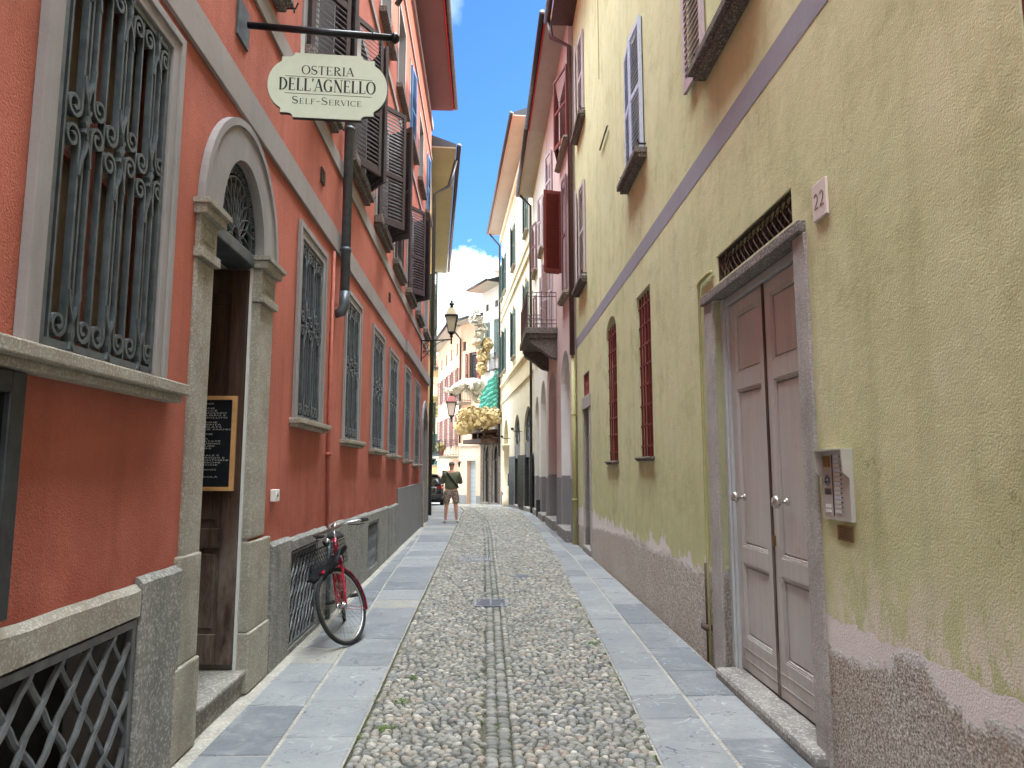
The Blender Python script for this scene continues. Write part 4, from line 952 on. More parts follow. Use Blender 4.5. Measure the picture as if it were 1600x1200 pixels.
def glyph(ch):
    """list of (points, widths); width of the letter"""
    V = lambda x, w_=TK, y0=0, y1=1: ([(x, y0), (x, y1)], w_)
    Hh = lambda x0, x1, y, w_=TN: ([(x0, y), (x1, y)], w_)
    sf = lambda x, y: Hh(x - .13, x + .13, y + (.02 if y < .5 else -.02), .04)
    if ch == 'O': return [(arcp(.42, .5, .35, .49, 0, 360, 36), arcw(0, 360, 36))], .84
    if ch == 'D': return [V(.14), sf(.14, 0), sf(.14, 1), (arcp(.2, .5, .46, .475, 90, -90, 20), arcw(90, -90, 20)), Hh(.1, .22, .975), Hh(.1, .22, .025)], .78
    if ch == 'E': return [V(.14), Hh(.03, .56, .975), Hh(.03, .58, .025), Hh(.14, .46, .51), V(.555, .04, .8, 1), V(.575, .04, 0, .22), V(.45, .04, .42, .6)], .66
    if ch == 'F': return [V(.14), Hh(.03, .56, .975), sf(.14, 0), Hh(.14, .44, .51), V(.55, .04, .8, 1), V(.43, .04, .42, .6)], .6
    if ch == 'L': return [V(.14), sf(.14, 1), Hh(.03, .56, .025), V(.56, .045, 0, .24)], .62
    if ch == 'A': return [([(.06, 0), (.36, 1)], TN), ([(.36, 1.0), (.68, 0)], TK), Hh(.15, .56, .33), sf(.06, 0), sf(.68, 0)], .78
    if ch == 'N': return [V(.12, TN), V(.68, TN), ([(.12, 1), (.68, 0)], TK), sf(.12, 0), sf(.68, 1), Hh(0, .16, .98, .04)], .82
    if ch == 'T': return [V(.33), Hh(.02, .64, .975), sf(.33, 0), V(.03, .04, .76, 1), V(.63, .04, .76, 1)], .68
    if ch == 'I': return [V(.14), sf(.14, 0), sf(.14, 1)], .3
    if ch == 'V': return [([(.04, 1), (.36, 0)], TK), ([(.36, 0), (.66, 1)], TN), sf(.04, 1), sf(.66, 1)], .72
    if ch == 'C': return [(arcp(.42, .5, .35, .48, 48, 318, 28), arcw(48, 318, 28)), V(.66, .04, .7, .98)], .76
    if ch == 'G': return [(arcp(.42, .5, .35, .48, 48, 318, 28), arcw(48, 318, 28)), V(.66, .04, .72, .98), V(.66, TK, .04, .42), Hh(.5, .8, .43, .04)], .84
    if ch == 'R': return [V(.14), sf(.14, 0), sf(.14, 1), (arcp(.2, .745, .33, .235, 90, -90, 14), arcw(90, -90, 14)), Hh(.1, .22, .975), Hh(.14, .24, .51), ([(.3, .5), (.45, .25), (.66, .02)], [TN, TK, TK]), Hh(.58, .76, .02, .04)], .76
    if ch == 'S': 
        p = arcp(.3, .745, .22, .23, 40, 180, 10) + arcp(.3, .745, .22, .23, 200, 262, 5) + arcp(.3, .255, .25, .235, 80, -10, 9) + arcp(.3, .255, .25, .235, -20, -155, 10)
        k = len(p); w_ = [TN + (TK - TN) * max(0, 1 - abs(i / (k - 1) - .5) * 2.6) + .02 for i in range(k)]; return [(p, w_), V(.48, .04, .76, .98), V(.07, .04, .02, .26)], .62
    if ch == "'": return [([(.12, 1.02), (.1, .86), (.06, .72)], [.12, .1, .02])], .2
    if ch == '-': return [Hh(.04, .36, .42, .07)], .42
    return [], .3
def word(m, txt, h, F, uc, zb, n, sx=1.0, small=None, gap=.06):
    tot = 0; items = []
    for ch in txt:
        hh = h * (small if (small and ch.islower()) else 1); g_, w_ = glyph(ch.upper()); items.append((g_, w_, hh)); tot += (w_ + gap) * hh * sx
    u = uc - tot / 2; lay = 0
    for g_, w_, hh in items:
        for pts, ws in g_:
            lay = (lay + 1) % 5
            st(m, [(u + x * hh * sx, zb + y * hh) for x, y in pts], [q * hh for q in ws] if isinstance(ws, list) else ws * hh, F, n + lay * .00012)
        u += (w_ + gap) * hh * sx
lt = MB(); uc = W_ / 2
word(lt, 'OSTERIA', .066, SF, uc + .0, zc + .083, .0052, 1.12)
word(lt, "DELL'AGNELLO", .094, SF, uc + .0, zc - .043, .0052, .84, gap=.045)
word(lt, 'Self-Service', .056, SF, uc + .0, zc - .142, .0052, 1.30, small=.74, gap=.09)
lt.fbox(SF, uc - .30, uc + .31, zc + .062, zc + .0645, .0045, .0055); lt.fbox(SF, uc - .30, uc + .31, zc - .066, zc - .0635, .0045, .0055)
lt.build('lettering', 'ink', sg)

# ------------------------------------------------------------------ RIGHT: the green house, number 22
GRN = thing('green_house', FR(7, 0), 'yellow-green plastered house with peeling base and double door on the right', 'house')
def green_house():
    outer = rect(-9, 14.88, -1, 11.75)
    DO = (4.03, 5.58, .03, 2.97)
    H = [rect(*DO), rect(4.05, 5.48, 3.08, 3.30), rect(.9, 2.2, 1.9, 3.9), rect(7.84, 8.62, 1.72, 3.72), archloop(10.05, 10.95, 1.69, 3.6, rise=.3), rect(12.95, 13.72, .0, 2.72), rect(12.95, 13.75, 2.98, 3.42)]
    UP = [(4.45, 5.50, 5.02, 6.85), (7.93, 8.90, 5.38, 7.12), (13.15, 14.25, 5.28, 7.25)]; UPU = [(4.5, 5.5, 8.7, 10.4), (7.9, 8.9, 8.7, 10.4), (13.1, 14.2, 8.62, 10.4)]
    H += [rect(*q) for q in UP + UPU] + [rect(-3, -2, 1.8, 3.6)]
    facade(FR, outer, H, [.14, .12, .12, .12, .14, .14, .12] + [.2] * 6 + [.2], 'green', GRN)
    core(FR, -9, 14.88, 11.75, GRN, 'green', z0=-.5)
    roof(FR, -9.2, 14.9, 11.72, .5, GRN, 'pipe_brown', None, 'pipe_brown', 1.9)
    MB().fbox(FR, -9, 14.87, 4.13, 4.34, .0005, .003).build('painted_band', 'violet', GRN)
    # door 22
    n = .022
    D = MB().fbox(FR, 3.88, 5.82, 2.965, 3.035, -.13, .045).build('door', 'lintel_stone', GRN, bevel=.006)
    for a, b in ((3.87, 4.03), (5.58, 5.80)): MB().fbox(FR, a, b, -.05, 2.96, -.13, n).build('jamb', 'coarse_granite', D, bevel=.01)
    m = MB(); m.fbox(FR, 3.90, 5.56, -.02, .075, -.13, .10); m.build('step', 'step', D, bevel=.03)
    m = MB(); m.fbox(FR, 5.50, 5.58, .07, 2.96, -.13, -.07); m.fbox(FR, 5.52, 5.58, .07, 2.96, -.07, -.05); m.fbox(FR, 4.03, 4.08, .07, 2.96, -.13, -.07); m.fbox(FR, 4.08, 5.50, 2.90, 2.96, -.13, -.07); m.build('door_frame', 'greypost', D, bevel=.004)
    for (a, b) in ((4.085, 4.775), (4.80, 5.49)):
        m = MB(); z0, z1 = .09, 2.89; q = .095
        m.fbox(FR, a, b, z0, z1, -.15, -.125)
        m.fbox(FR, a, a + q, z0, z1, -.125, -.095); m.fbox(FR, b - q, b, z0, z1, -.125, -.095)
        for c, d in ((z0, .33), (.88, 1.0), (2.2, 2.32), (2.80, z1)): m.fbox(FR, a + q, b - q, c, d, -.125, -.0955)
        for c, d in ((.33, .88), (1.0, 2.2), (2.32, 2.80)):
            m.fbox(FR, a + q + .035, b - q - .035, c + .035, d - .035, -.125, -.112)
            for e in range(2):
                o_ = .012 * e; m.fbox(FR, a + q + o_, b - q - o_, c + o_, c + o_ + .011, -.125, -.103 + .004 * (1 - e)); m.fbox(FR, a + q + o_, b - q - o_, d - o_ - .011, d - o_, -.125, -.103 + .004 * (1 - e))
                m.fbox(FR, a + q + o_, a + q + o_ + .011, c + .011 + o_, d - .011 - o_, -.125, -.103 + .004 * (1 - e)); m.fbox(FR, b - q - o_ - .011, b - q - o_, c + .011 + o_, d - .011 - o_, -.125, -.103 + .004 * (1 - e))
        for zz in (.17, .25): m.fbox(FR, a + .01, b - .01, zz, zz + .004, -.0955, -.092)
        leaf = m.build('door_leaf', 'greydoor', D, bevel=.003)
        u = a + .12 if a > 4.5 else b - .30
        u = 5.3 if a > 4.5 else 4.53
        k = MB(); k.lathe([(.026, -.0), (.026, -.012), (.012, -.018), (.011, -.045), (.03, -.055), (.042, -.07), (.042, -.085), (.028, -.1), (.0, -.104)], FR(u, 1.375, -.096), 18, 'x'); k.build('knob', 'steel', leaf, True)
    m = MB(); m.fbox(FR, 4.772, 4.803, .09, 2.89, -.14, -.086); m.build('meeting_strip', 'oldwood', D)
    m = MB(); m.fbox(FR, 4.75, 4.765, 1.07, 1.14, -.096, -.075); m.build('lock', 'brass', D)
    MB().fbox(FR, 4.05, 5.48, 3.08, 3.30, -.14, -.11).build('transom_pane', 'dark', D)
    lattice(FR, 4.06, 5.47, 3.075, 3.30, D, -.035, 'rust_iron', .085, .005, 0.008, 'transom_grille', 0)
    # barred windows
    for (a, b, c, d) in ((7.84, 8.62, 1.72, 3.72), (10.05, 10.95, 1.69, 3.78)):
        s_ = sill(FR, a - .04, b + .06, c + .002, GRN, 'dark_sill', .05, .05, 'window')
        MB().fbox(FR, a, b, c, d + .1, -.135, -.12).build('pane', 'maroon', s_)
        plain_bars(FR, a + .02, b - .02, c + .01, d - .03, s_, -.03, 'maroon', 5, 8, .012)
    a, b, c, d = .9, 2.2, 1.9, 3.9
    s_ = sill(FR, a - .04, b + .05, c + .002, GRN, 'dark_sill', .05, .05, 'window'); MB().fbox(FR, a, b, c, d, -.118, -.1).build('pane', 'glass', s_)
    m = MB(); m.fbox(FR, b - .07, b, c, d, -.1, -.01); m.fbox(FR, a, a + .07, c, d, -.1, -.01); m.fbox(FR, a + .07, b - .07, d - .07, d, -.1, -.02); m.build('frame', 'maroon', s_)
    plain_bars(FR, a + .08, b - .08, c, d - .07, s_, -.03, 'maroon', 6, 8)
    # small side door
    m = MB(); m.fbox(FR, 13.72, 13.86, -.05, 2.72, -.14, .02); m.fbox(FR, 12.80, 12.95, -.05, 2.72, -.14, .02); m.fbox(FR, 12.78, 13.9, 2.72, 2.96, -.14, .03)
    D2 = m.build('side_door', 'coarse_granite', GRN, bevel=.008)
    m = MB(); m.fbox(FR, 12.95, 13.72, .1, 2.72, -.14, -.12); m.fbox(FR, 13.6, 13.7, .15, 2.7, -.12, -.09); m.fbox(FR, 12.97, 13.07, .15, 2.7, -.12, -.09); m.build('door_leaf', 'greypost', D2)
    MB().lathe([(.02, 0), (.02, -.04), (.0, -.045)], FR(13.5, 1.3, -.1), 10, 'x').build('knob', 'black', D2)
    MB().fbox(FR, 12.85, 13.8, -.02, .11, -.14, .05).build('step', 'step', D2, bevel=.02)
    MB().fbox(FR, 12.95, 13.75, 2.98, 3.42, -.118, -.1).build('transom_pane', 'dark', D2); lattice(FR, 12.96, 13.74, 2.98, 3.42, D2, -.03, 'maroon', .12, .009, .02, 'transom_grille', 0)
    # upper shutters
    def upwin(a, b, c, d, leaves, sm='dark_sill'):
        s_ = sill(FR, a - .12, b + .12, c - .01, GRN, sm, .12, .15, 'window')
        MB().fbox(FR, a, b, c, d, -.2, -.18).build('pane', 'glass', s_)
        for u, fl, an, mt_ in leaves: shutter(FR.sub(u, 0, .012, an, fl), (b - a) / 2 - .005, d - c, c, mt_, s_, .06, (.5,), .035)
        for u in (a - .06, b + .06): MB().tube([FR(u, c + .05, .0), FR(u, c + .05, .09), FR(u, c + .1, .1)], .012, 6).build('shutter_catch', 'black', s_)
    upwin(4.45, 5.50, 5.02, 6.85, [(5.53, 1, 2, 'mauve_shutter'), (4.42, -1, 2, 'mauve_shutter')])
    upwin(7.93, 8.90, 5.38, 7.12, [(7.93, 1, 4, 'blue_shutter'), (8.90, -1, 4, 'blue_shutter')])
    upwin(13.15, 14.25, 5.28, 7.25, [(13.15, 1, 3, 'mauve_shutter'), (14.25, -1, 10, 'mauve_shutter')])
    upwin(13.1, 14.2, 8.62, 10.4, [(13.1, 1, 3, 'mauve_shutter'), (14.2, -1, 10, 'mauve_shutter')])
    for q in UPU[:2]: upwin(*q, [(q[0], 1, 3, 'mauve_shutter'), (q[1], -1, 3, 'mauve_shutter')])
    a, b, c, d = -3, -2, 1.8, 3.6; s_ = sill(FR, a - .04, b + .05, c + .002, GRN, 'dark_sill', .05, .05, 'window'); MB().fbox(FR, a, b, c, d, -.2, -.18).build('pane', 'glass', s_)
    # pipes
    m = MB(); m.tube([FR(5.56, 3.2, .02), FR(5.62, 3.2, .025), FR(5.86, 3.19, .025), FR(5.90, 3.17, .025), FR(5.91, 3.12, .02), FR(5.91, .8, .02), FR(5.91, 0, .02)], [.016, .019, .019, .018, .012, .012, .012], 10); m.build('gas_pipe', 'pipe_green', GRN, True)
    m = MB(); m.tube([FR(5.97, .8, .02), FR(5.97, 0, .02)], .012, 8); m.fbox(FR, 5.9, 6.02, .26, .3, .0, .06); m.build('gas_pipe_foot', 'rust_iron', GRN, True)
    m = MB(); m.tube([FR(14.8, 11.7, .55), FR(14.8, 11.3, .5), FR(14.8, 11.1, .1), FR(14.8, 4.0, .1)], .055, 12); m.build('downpipe', 'pipe_brown', GRN, True)
    m = MB(); m.tube([FR(14.83, 4.0, .07), FR(14.83, 0, .07)], .05, 12)
    for z in (.9, 2.7): m.tube([FR(14.83, z, .07), FR(14.83, z + .04, .07)], .06, 12)
    m.build('painted_pipe', 'pipe_green', GRN, True)
    m = MB(); m.tube([FR(11.2, 11.6, .012), FR(11.2, 8.2, .012)], .008, 6); m.build('cable', 'pipe_green', GRN)
    m = MB(); m.tube([FR(10.35, 6.92, .03), FR(11.1, 6.88, .03)], .014, 6); m.build('clothes_rod', 'dark_sill', GRN)
green_house()
nb = thing('house_number', FR(3.67, 3.06, .02), 'pale marble house number tile reading 22 on the green wall', 'house number')
MB().fbox(FR, 3.59, 3.745, 2.965, 3.175, .001, .02).build('tile', 'tile', nb, bevel=.004)
m = MB(); 
class Flip:
    def __init__(s, F, u0): s.F = F; s.u0 = u0
    def __call__(s, x, z, n=0): return s.F(s.u0 - x, z, n)
FN = Flip(FR, 3.745)
for k in (0, 1):
    p = arcp(.045 + .065 * k, 3.085 + .0, .02, .028, 150, -30, 8) + [(.028 + .065 * k, 3.03), (.07 + .065 * k, 3.03)]
    m.ribbon(FN, p, .006, .0195, .022)
m.build('digits', 'dark_sill', nb)
ic = thing('intercom', FR(3.64, 1.5, .05), 'stainless steel door intercom panel with name buttons and hood on the green wall', 'intercom')
m = MB(); a, b, c, d = 3.50, 3.80, 1.325, 1.685
m.fbox(FR, a + .012, b - .012, c, d, .001, .02); m.build('back_plate', 'intercom_silver', ic)
# hood: cheeks deeper at the top
for u0, u1 in ((a, a + .012), (b - .012, b)):
    m = MB(); L_ = [(.0, c), (.022, c), (.022, d - .14), (.055, d - .11), (.06, d), (.0, d)]
    vs = [FR(u0, z, n) for n, z in L_] + [FR(u1, z, n) for n, z in L_]; m.add(vs, [(0, 1, 2, 3, 4, 5), (6, 7, 8, 9, 10, 11)] + [(i, (i + 1) % 6, (i + 1) % 6 + 6, i + 6) for i in range(6)]); m.build('hood_cheek', 'intercom_silver', ic)
MB().fbox(FR, a, b, d + .001, d + .009, .0, .062).build('hood_top', 'intercom_silver', ic)
MB().fbox(FR, 3.70, 3.77, 1.60, 1.66, .02, .024).build('name_card', 'brass', ic)
m = MB(); m.lathe([(.03, 0), (.03, -.004), (.022, -.006)], FR(3.735, 1.53, .021), 16, 'x'); m.build('camera_plate', 'steel_dull', ic); MB().lathe([(.015, 0), (.013, -.006), (.0, -.008)], FR(3.735, 1.53, .027), 12, 'x').build('camera_lens', 'carglass', ic)
m = MB(); m.fbox(FR, 3.676, 3.68, c + .02, d - .02, .02, .023); 
for q in range(8): m.fbox(FR, 3.70, 3.77, 1.455 + q * .0042, 1.457 + q * .0042, .02, .022)
m.build('speaker_slots', 'black', ic)
for q in range(13):
    z = 1.655 - q * .0235
    if z < 1.36: break
    e = MB(); e.fbox(FR, 3.60, 3.655, z - .008, z + .008, .02, .024); e.build('name_label', 'plate' if q in (0, 1, 3, 6, 9) else 'white_paint', ic)
    e = MB(); e.lathe([(.0045, 0), (.0045, -.005), (0, -.006)], FR(3.585, z, .02), 8, 'x'); e.build('call_button', 'steel_dull', ic)
for z in (1.37, 1.395): MB().fbox(FR, 3.71, 3.765, z - .008, z + .008, .02, .024).build('name_label', 'white', ic)
pq = thing('brass_plaque', FR(3.6, 1.26, .02), 'small worn brass plaque screwed below the intercom', 'plaque')
MB().fbox(FR, 3.53, 3.685, 1.222, 1.30, .001, .006).build('plate', 'brass', pq)
m = MB()
for q in range(7): 
    u = 3.545
    while u < 3.66: l = rng.uniform(.006, .02); m.fbox(FR, u, u + l, 1.233 + q * .009, 1.236 + q * .009, .006, .0068); u += l + .005
m.build('engraved_lines', 'ink', pq)

# ------------------------------------------------------------------ RIGHT beyond: pink and white house with arches and balcony
def arch_panel(F, a, b, zs, parent, d, mat_hi, split=1.33, name='arch_niche', back='offwhite'):
    m = MB().fbox(F, a - .02, b + .02, split, zs + (b - a) / 2 + .02, -d - .03, -d)
    lp = [(a + .006, split), (a + .006, zs)] + [((a + b) / 2 - ((b - a) / 2 - .006) * math.cos(q), zs + ((b - a) / 2 - .006) * math.sin(q)) for q in np.linspace(0, math.pi, 15)] + [(b - .006, zs), (b - .006, split)]
    k = len(lp); m.add([F(u, z, -.004) for u, z in lp] + [F(u, z, -d) for u, z in lp], [(i, i + 1, i + 1 + k, i + k) for i in range(k - 1)]); o_ = m.build(name, back, parent)
    MB().fbox(F, a - .02, b + .02, -.5, split - .001, -d - .03, -d + .001).fbox(F, a + .001, a + .008, -.5, split - .001, -d, -.004).fbox(F, b - .008, b - .001, -.5, split - .001, -d, -.004).build('dado', 'dado', o_); return o_
def generic_window(F, a, b, c, d, parent, mat, ang=8, angb=8, sl='sill', leaves=2, pitch=.06, trim=None, z_sill=True, depth=.16, name='window', label=None):
    if z_sill: s_ = sill(F, a - .1, b + .1, c - .004, parent, sl, .1, .14, name)
    else: s_ = MB().fbox(F, a - .03, b + .03, c - .03, c, -.05, .03).build(name, sl, parent)
    MB().fbox(F, a - .0, b + .0, c, d, -depth, -depth + .02).build('pane', 'glass', s_)
    if trim: surround(F, a, b, c, d, .1, s_, trim, .02, 'trim', inner=False)
    w_ = (b - a) / 2 - .005
    if leaves >= 1: shutter(F.sub(a, 0, .025, ang, 1), w_, d - c, c, mat, s_, pitch, (.5,), .035)
    if leaves >= 2: shutter(F.sub(b, 0, .025, angb, -1), w_, d - c, c, mat, s_, pitch, (.5,), .035)
    return s_
PNK = thing('pink_house', FP(17, 0), 'narrow pink house with tall arches and a stone balcony beyond the green house', 'house')
def pink_house():
    A = [(15.25, 16.95, 3.45), (18.0, 20.0, 3.2)]
    H = [archloop(a, b, -.4, zs) for a, b, zs in A]
    W = [(15.3, 16.35, 5.55, 8.3), (15.0, 16.7, 9.05, 10.8), (18.6, 19.6, 5.3, 7.6), (18.5, 19.6, 8.7, 10.4)]
    H += [rect(*q) for q in W]
    facade(FP, rect(14.93, 20.4, -1, 12.0), H, [.34, .34] + [.18] * 4, 'pink', PNK); core(FP, 14.93, 20.4, 12.0, PNK, 'pink', z0=-.5)
    roof(FP, 14.94, 20.42, 11.95, .5, PNK, 'soffit', 'redline')
    arch_panel(FP, *A[0], PNK, .34, None, 1.4); arch_panel(FP, *A[1], PNK, .34, None, 1.4, back='pink')
    for a, b, zs in A: MB().fbox(FP, a + .004, b - .004, .0, .24, -.34, .12).build('threshold', 'step', PNK, bevel=.01)
    for a, b in ((14.95, 15.25), (16.95, 18.0), (20.0, 20.4)): MB().fbox(FP, a, b, -.2, 1.35, .001, .012).build('dado', 'dado', PNK)
    s_ = generic_window(FP, *W[0], PNK, 'plum', 4, 25, leaves=1); shutter(FP.sub(16.35, 0, .03, 76, -1), .44, 2.05, 6.25, 'redbrown', s_, .05, (.0,), .035, label='red brown louvred shutter standing wide open'); generic_window(FP, *W[1], PNK, 'redbrown', 14, 12)
    generic_window(FP, *W[2], PNK, 'mauve_shutter', 3, 160, z_sill=False); generic_window(FP, *W[3], PNK, 'mauve_shutter', 12, 10)
    # balcony
    b = MB(); u0, u1 = 17.55, 20.3
    b.fbox(FP, u0, u1, 5.0, 5.16, .0, .82); b.fbox(FP, u0 + .06, u1 - .06, 4.9, 5.0, 0, .74)
    for u in (u0 + .12, u1 - .42):
        prof = [(0.0, 4.9), (.72, 4.9), (.7, 4.78), (.45, 4.62), (.2, 4.42), (0, 4.36)]
        vs = [FP(u, z, n) for n, z in prof] + [FP(u + .26, z, n) for n, z in prof]; b.add(vs, [tuple(range(6)), tuple(range(6, 12))] + [(i, (i + 1) % 6, (i + 1) % 6 + 6, i + 6) for i in range(6)])
    B = b.build('balcony', 'dark_sill', PNK, bevel=.012)
    m = MB(); zt = 6.08
    def rail(p, q, n):
        for z in (zt, zt - .1, 5.26, 5.36): m.tube([Vector(p) + Vector((0, 0, z)), Vector(q) + Vector((0, 0, z))], .012, 6)
        for i in range(n + 1):
            c = Vector(p).lerp(Vector(q), i / n); m.tube([c + Vector((0, 0, 5.16)), c + Vector((0, 0, zt))], .009, 6)
            if i % 2: m.lathe([(0, 0), (.02, .01), (.0, .06)], c + Vector((0, 0, zt)), 6)
    P0, P1, P2, P3 = [Vector(FP(u, 0, n)) for u, n in ((u0 + .04, .03), (u0 + .04, .78), (u1 - .04, .78), (u1 - .04, .03))]
    rail(P0, P1, 6); rail(P1, P2, 18); rail(P2, P3, 6); m.build('railing', 'pipe_brown', B)
pink_house()
WHT = thing('white_house', FP(23, 0), 'white plastered house with grey dado and narrow arches beyond the pink house', 'house')
def white_house():
    A = [(20.9, 22.6, 3.45), (23.4, 24.9, 3.3)]; W = [(21.2, 22.1, 5.5, 7.6), (23.9, 24.8, 5.5, 7.6), (21.2, 22.2, 8.5, 10.2), (23.7, 24.8, 8.5, 10.2)]
    facade(FP, rect(20.43, 25.68, -1.2, 12.0), [archloop(a, b, -.4, z) for a, b, z in A] + [rect(*q) for q in W], [.34] * 2 + [.18] * 4, 'offwhite', WHT)
    core(FP, 20.43, 25.68, 12.0, WHT, 'offwhite'); roof(FP, 20.43, 25.8, 11.95, .5, WHT, 'soffit', 'copper')
    for q in A: arch_panel(FP, *q, WHT, .34, None, 1.3)
    for a, b in ((20.45, 20.9), (22.6, 23.4), (24.9, 25.66)): MB().fbox(FP, a, b, -.3, 1.28, .001, .012).build('dado', 'dado', WHT)
    for a, b, z in A: MB().fbox(FP, a + .004, b - .004, -.3, .18, -.34, .12).build('threshold', 'step', WHT, bevel=.01)
    for q, mt_, a, b in ((W[0], 'mauve_shutter', 5, 8), (W[1], 'plum', 5, 8), (W[2], 'mauve_shutter', 14, 10), (W[3], 'plum', 14, 10)): generic_window(FP, *q, WHT, mt_, a, b)
    MB().fbox(FP, 22.9, 23.0, -.1, .55, .02, .14).build('kerb_post', 'iron_dark', WHT)
    m = MB(); m.tube([FP(25.6, 11.9, .5), FP(25.6, 11.5, .1), FP(25.6, -.1, .1)], .05, 10); m.build('downpipe', 'gutter', WHT, True)
white_house()

# ------------------------------------------------------------------ the tall cream building with three arches
CRM = thing('cream_building', FC(33, -.2), 'tall pale cream building with green-grey shutters and dark arched shopfronts', 'building')
def cream():
    A = [(26.1, 28.7, 2.7), (30.1, 32.5, 2.75), (35.3, 37.9, 2.8)]
    W1 = [(26.7, 27.8), (30.8, 31.9), (33.1, 34.1) if False else (34.9, 36.0), (38.0, 39.0)]
    W = []
    ups = [(27.0, 28.1), (31.9, 33.1), (36.5, 37.7)]
    for a, b in ups: W += [(a, b, 6.75, 8.95), (a, b, 11.1, 13.1)]
    W += [(38.35, 39.2, 6.75, 8.95), (38.35, 39.2, 11.1, 13.1)]
    Z1 = 15.2
    facade(FC, rect(25.72, 39.5, -1.5, Z1), [archloop(a, b, -1, z) for a, b, z in A] + [rect(*q) for q in W], [.4] * 3 + [.12] * len(W), 'cream_pale', CRM)
    core(FC, 25.72, 39.5, Z1, CRM, 'cream_pale', z0=-1.5); roof(FC, 25.6, 39.6, Z1 - .05, .75, CRM, 'soffit', 'copper', rise=2.0)
    m = MB(); m.fbox(FC, 25.72, 39.5, 6.05, 6.2, .001, .1); m.fbox(FC, 25.72, 39.5, 5.95, 6.05, .001, .05); m.fbox(FC, 25.72, 39.5, 5.1, 5.22, .001, .06); m.fbox(FC, 25.72, 39.5, 9.85, 9.95, .001, .08); m.fbox(FC, 25.72, 39.5, 10.4, 10.5, .001, .06); m.fbox(FC, 25.72, 39.5, 14.6, 14.9, .001, .12)
    m.build('cornice', 'cream', CRM, bevel=.01)
    MB().fbox(FC, 25.72, 39.5, 5.22, 5.95, .001, .006).build('frieze_band', 'cream', CRM)
    for a, b in ((25.74, 26.1), (28.7, 30.1), (32.5, 35.3), (37.9, 39.48)): MB().fbox(FC, a, b, -1, .25, .001, .02).build('dado', 'dado', CRM)
    for q in W: 
        s_ = generic_window(FC, *q, CRM, 'green_shutter', 3, 14, leaves=2, pitch=.07, depth=.1)
        if q[2] < 8:
            c = (q[0] + q[1]) / 2; m = MB(); m.ribbon(FC, arcp(c, q[3] + .1, .3, .22, 180, 0, 9), .05, .0, .05); m.lathe([(0, 0), (.07, .05), (.0, .2)], FC(c, q[3] + .3, .03), 8); m.build('crest_ornament', 'cream', s_)
    for a, b in ups: MB().ribbon(FC, [(a, 13.5), (b, 13.5), (b, 14.3), (a, 14.3)], .04, .0, .02, True).build('wall_panel', 'cream', CRM)
    # shopfronts
    for i, (a, b, zs) in enumerate(A[:2]):
        r_ = (b - a) / 2
        fr = MB(); fr.fbox(FC, a, b, 2.0, 2.62, -.14, -.05); fr.fbox(FC, a, a + .1, -.9, 2.0, -.14, -.04); fr.fbox(FC, b - .1, b, -.9, 2.0, -.14, -.04); fr.fbox(FC, a, b, 2.62, zs + r_, -.16, -.14)
        sp = fr.build('shopfront', 'iron_dark', CRM)
        MB().fbox(FC, a + .1, b - .1, -.9, 2.0, -.13, -.11).build('pane', 'glass', sp)
        m = MB()
        for f in (.95, .6): m.ribbon(FC, arcp((a + b) / 2, 2.7, r_ * f, r_ * f, 0, 180, 14), .03, -.12, -.08)
        for k in range(9): aa = math.pi * (k + .5) / 9; m.ribbon(FC, [((a + b) / 2 + r_ * f * math.cos(aa + .3 * f), 2.7 + r_ * f * math.sin(aa + .3 * f)) for f in (.1, .35, .6, .95)], .022, -.12, -.09)
        m.build('fanlight_grille', 'iron', sp)
        for u, an, fl in ((a + .06, 168, 1), (b - .06, 166, -1)):
            S_ = FC.sub(u, 0, -.02, an, fl); mm = MB(); mm.fbox(S_, 0, .85, gz(u) + .12, 2.1, 0, .05); mm.fbox(S_, .08, .77, gz(u) + .3, 1.0, .05, .065); mm.fbox(S_, .08, .77, 1.1, 2.0, .05, .065); mm.build('folding_shutter', 'iron_dark', sp, bevel=.006)
        MB().fbox(FC, a + .1, b - .1, gz(a) - .1, gz(a) + .1, -.36, .06).build('threshold', 'step', sp)
    a, b, zs = A[2]; arch_panel(FC, a, b, zs, CRM, .4, None, .2, back='cream')
    m = MB(); m.lathe([(.3, -.6), (.3, .2), (.24, .22), (.23, 2.4), (.3, 2.45), (.3, 2.62), (.34, 2.64), (.34, 2.75)], FC(35.15, 0, .02), 18); m.build('column', 'cream', CRM, True)
    for u, z in ((29.3, 3.1), (34.3, 3.0)):
        m = MB(); m.tube([FC(u, z, 0), FC(u, z, .35), FC(u, z + .06, .42)], .018, 6); m.lathe([(.06, 0), (.07, .08), (.02, .1)], FC(u, z + .05, .42), 8); m.build('spot_lamp', 'black', CRM)
    m = MB(); m.tube([FC(39.42, 15.1, .72), FC(39.42, 14.4, .12), FC(39.42, 2.2, .12)], .055, 10); m.build('downpipe', 'gutter', CRM, True)
    MB().fbox(FC, 34.0, 34.3, .7, 1.3, .02, .14).build('letter_box', 'iron_dark', CRM, bevel=.01)
cream()

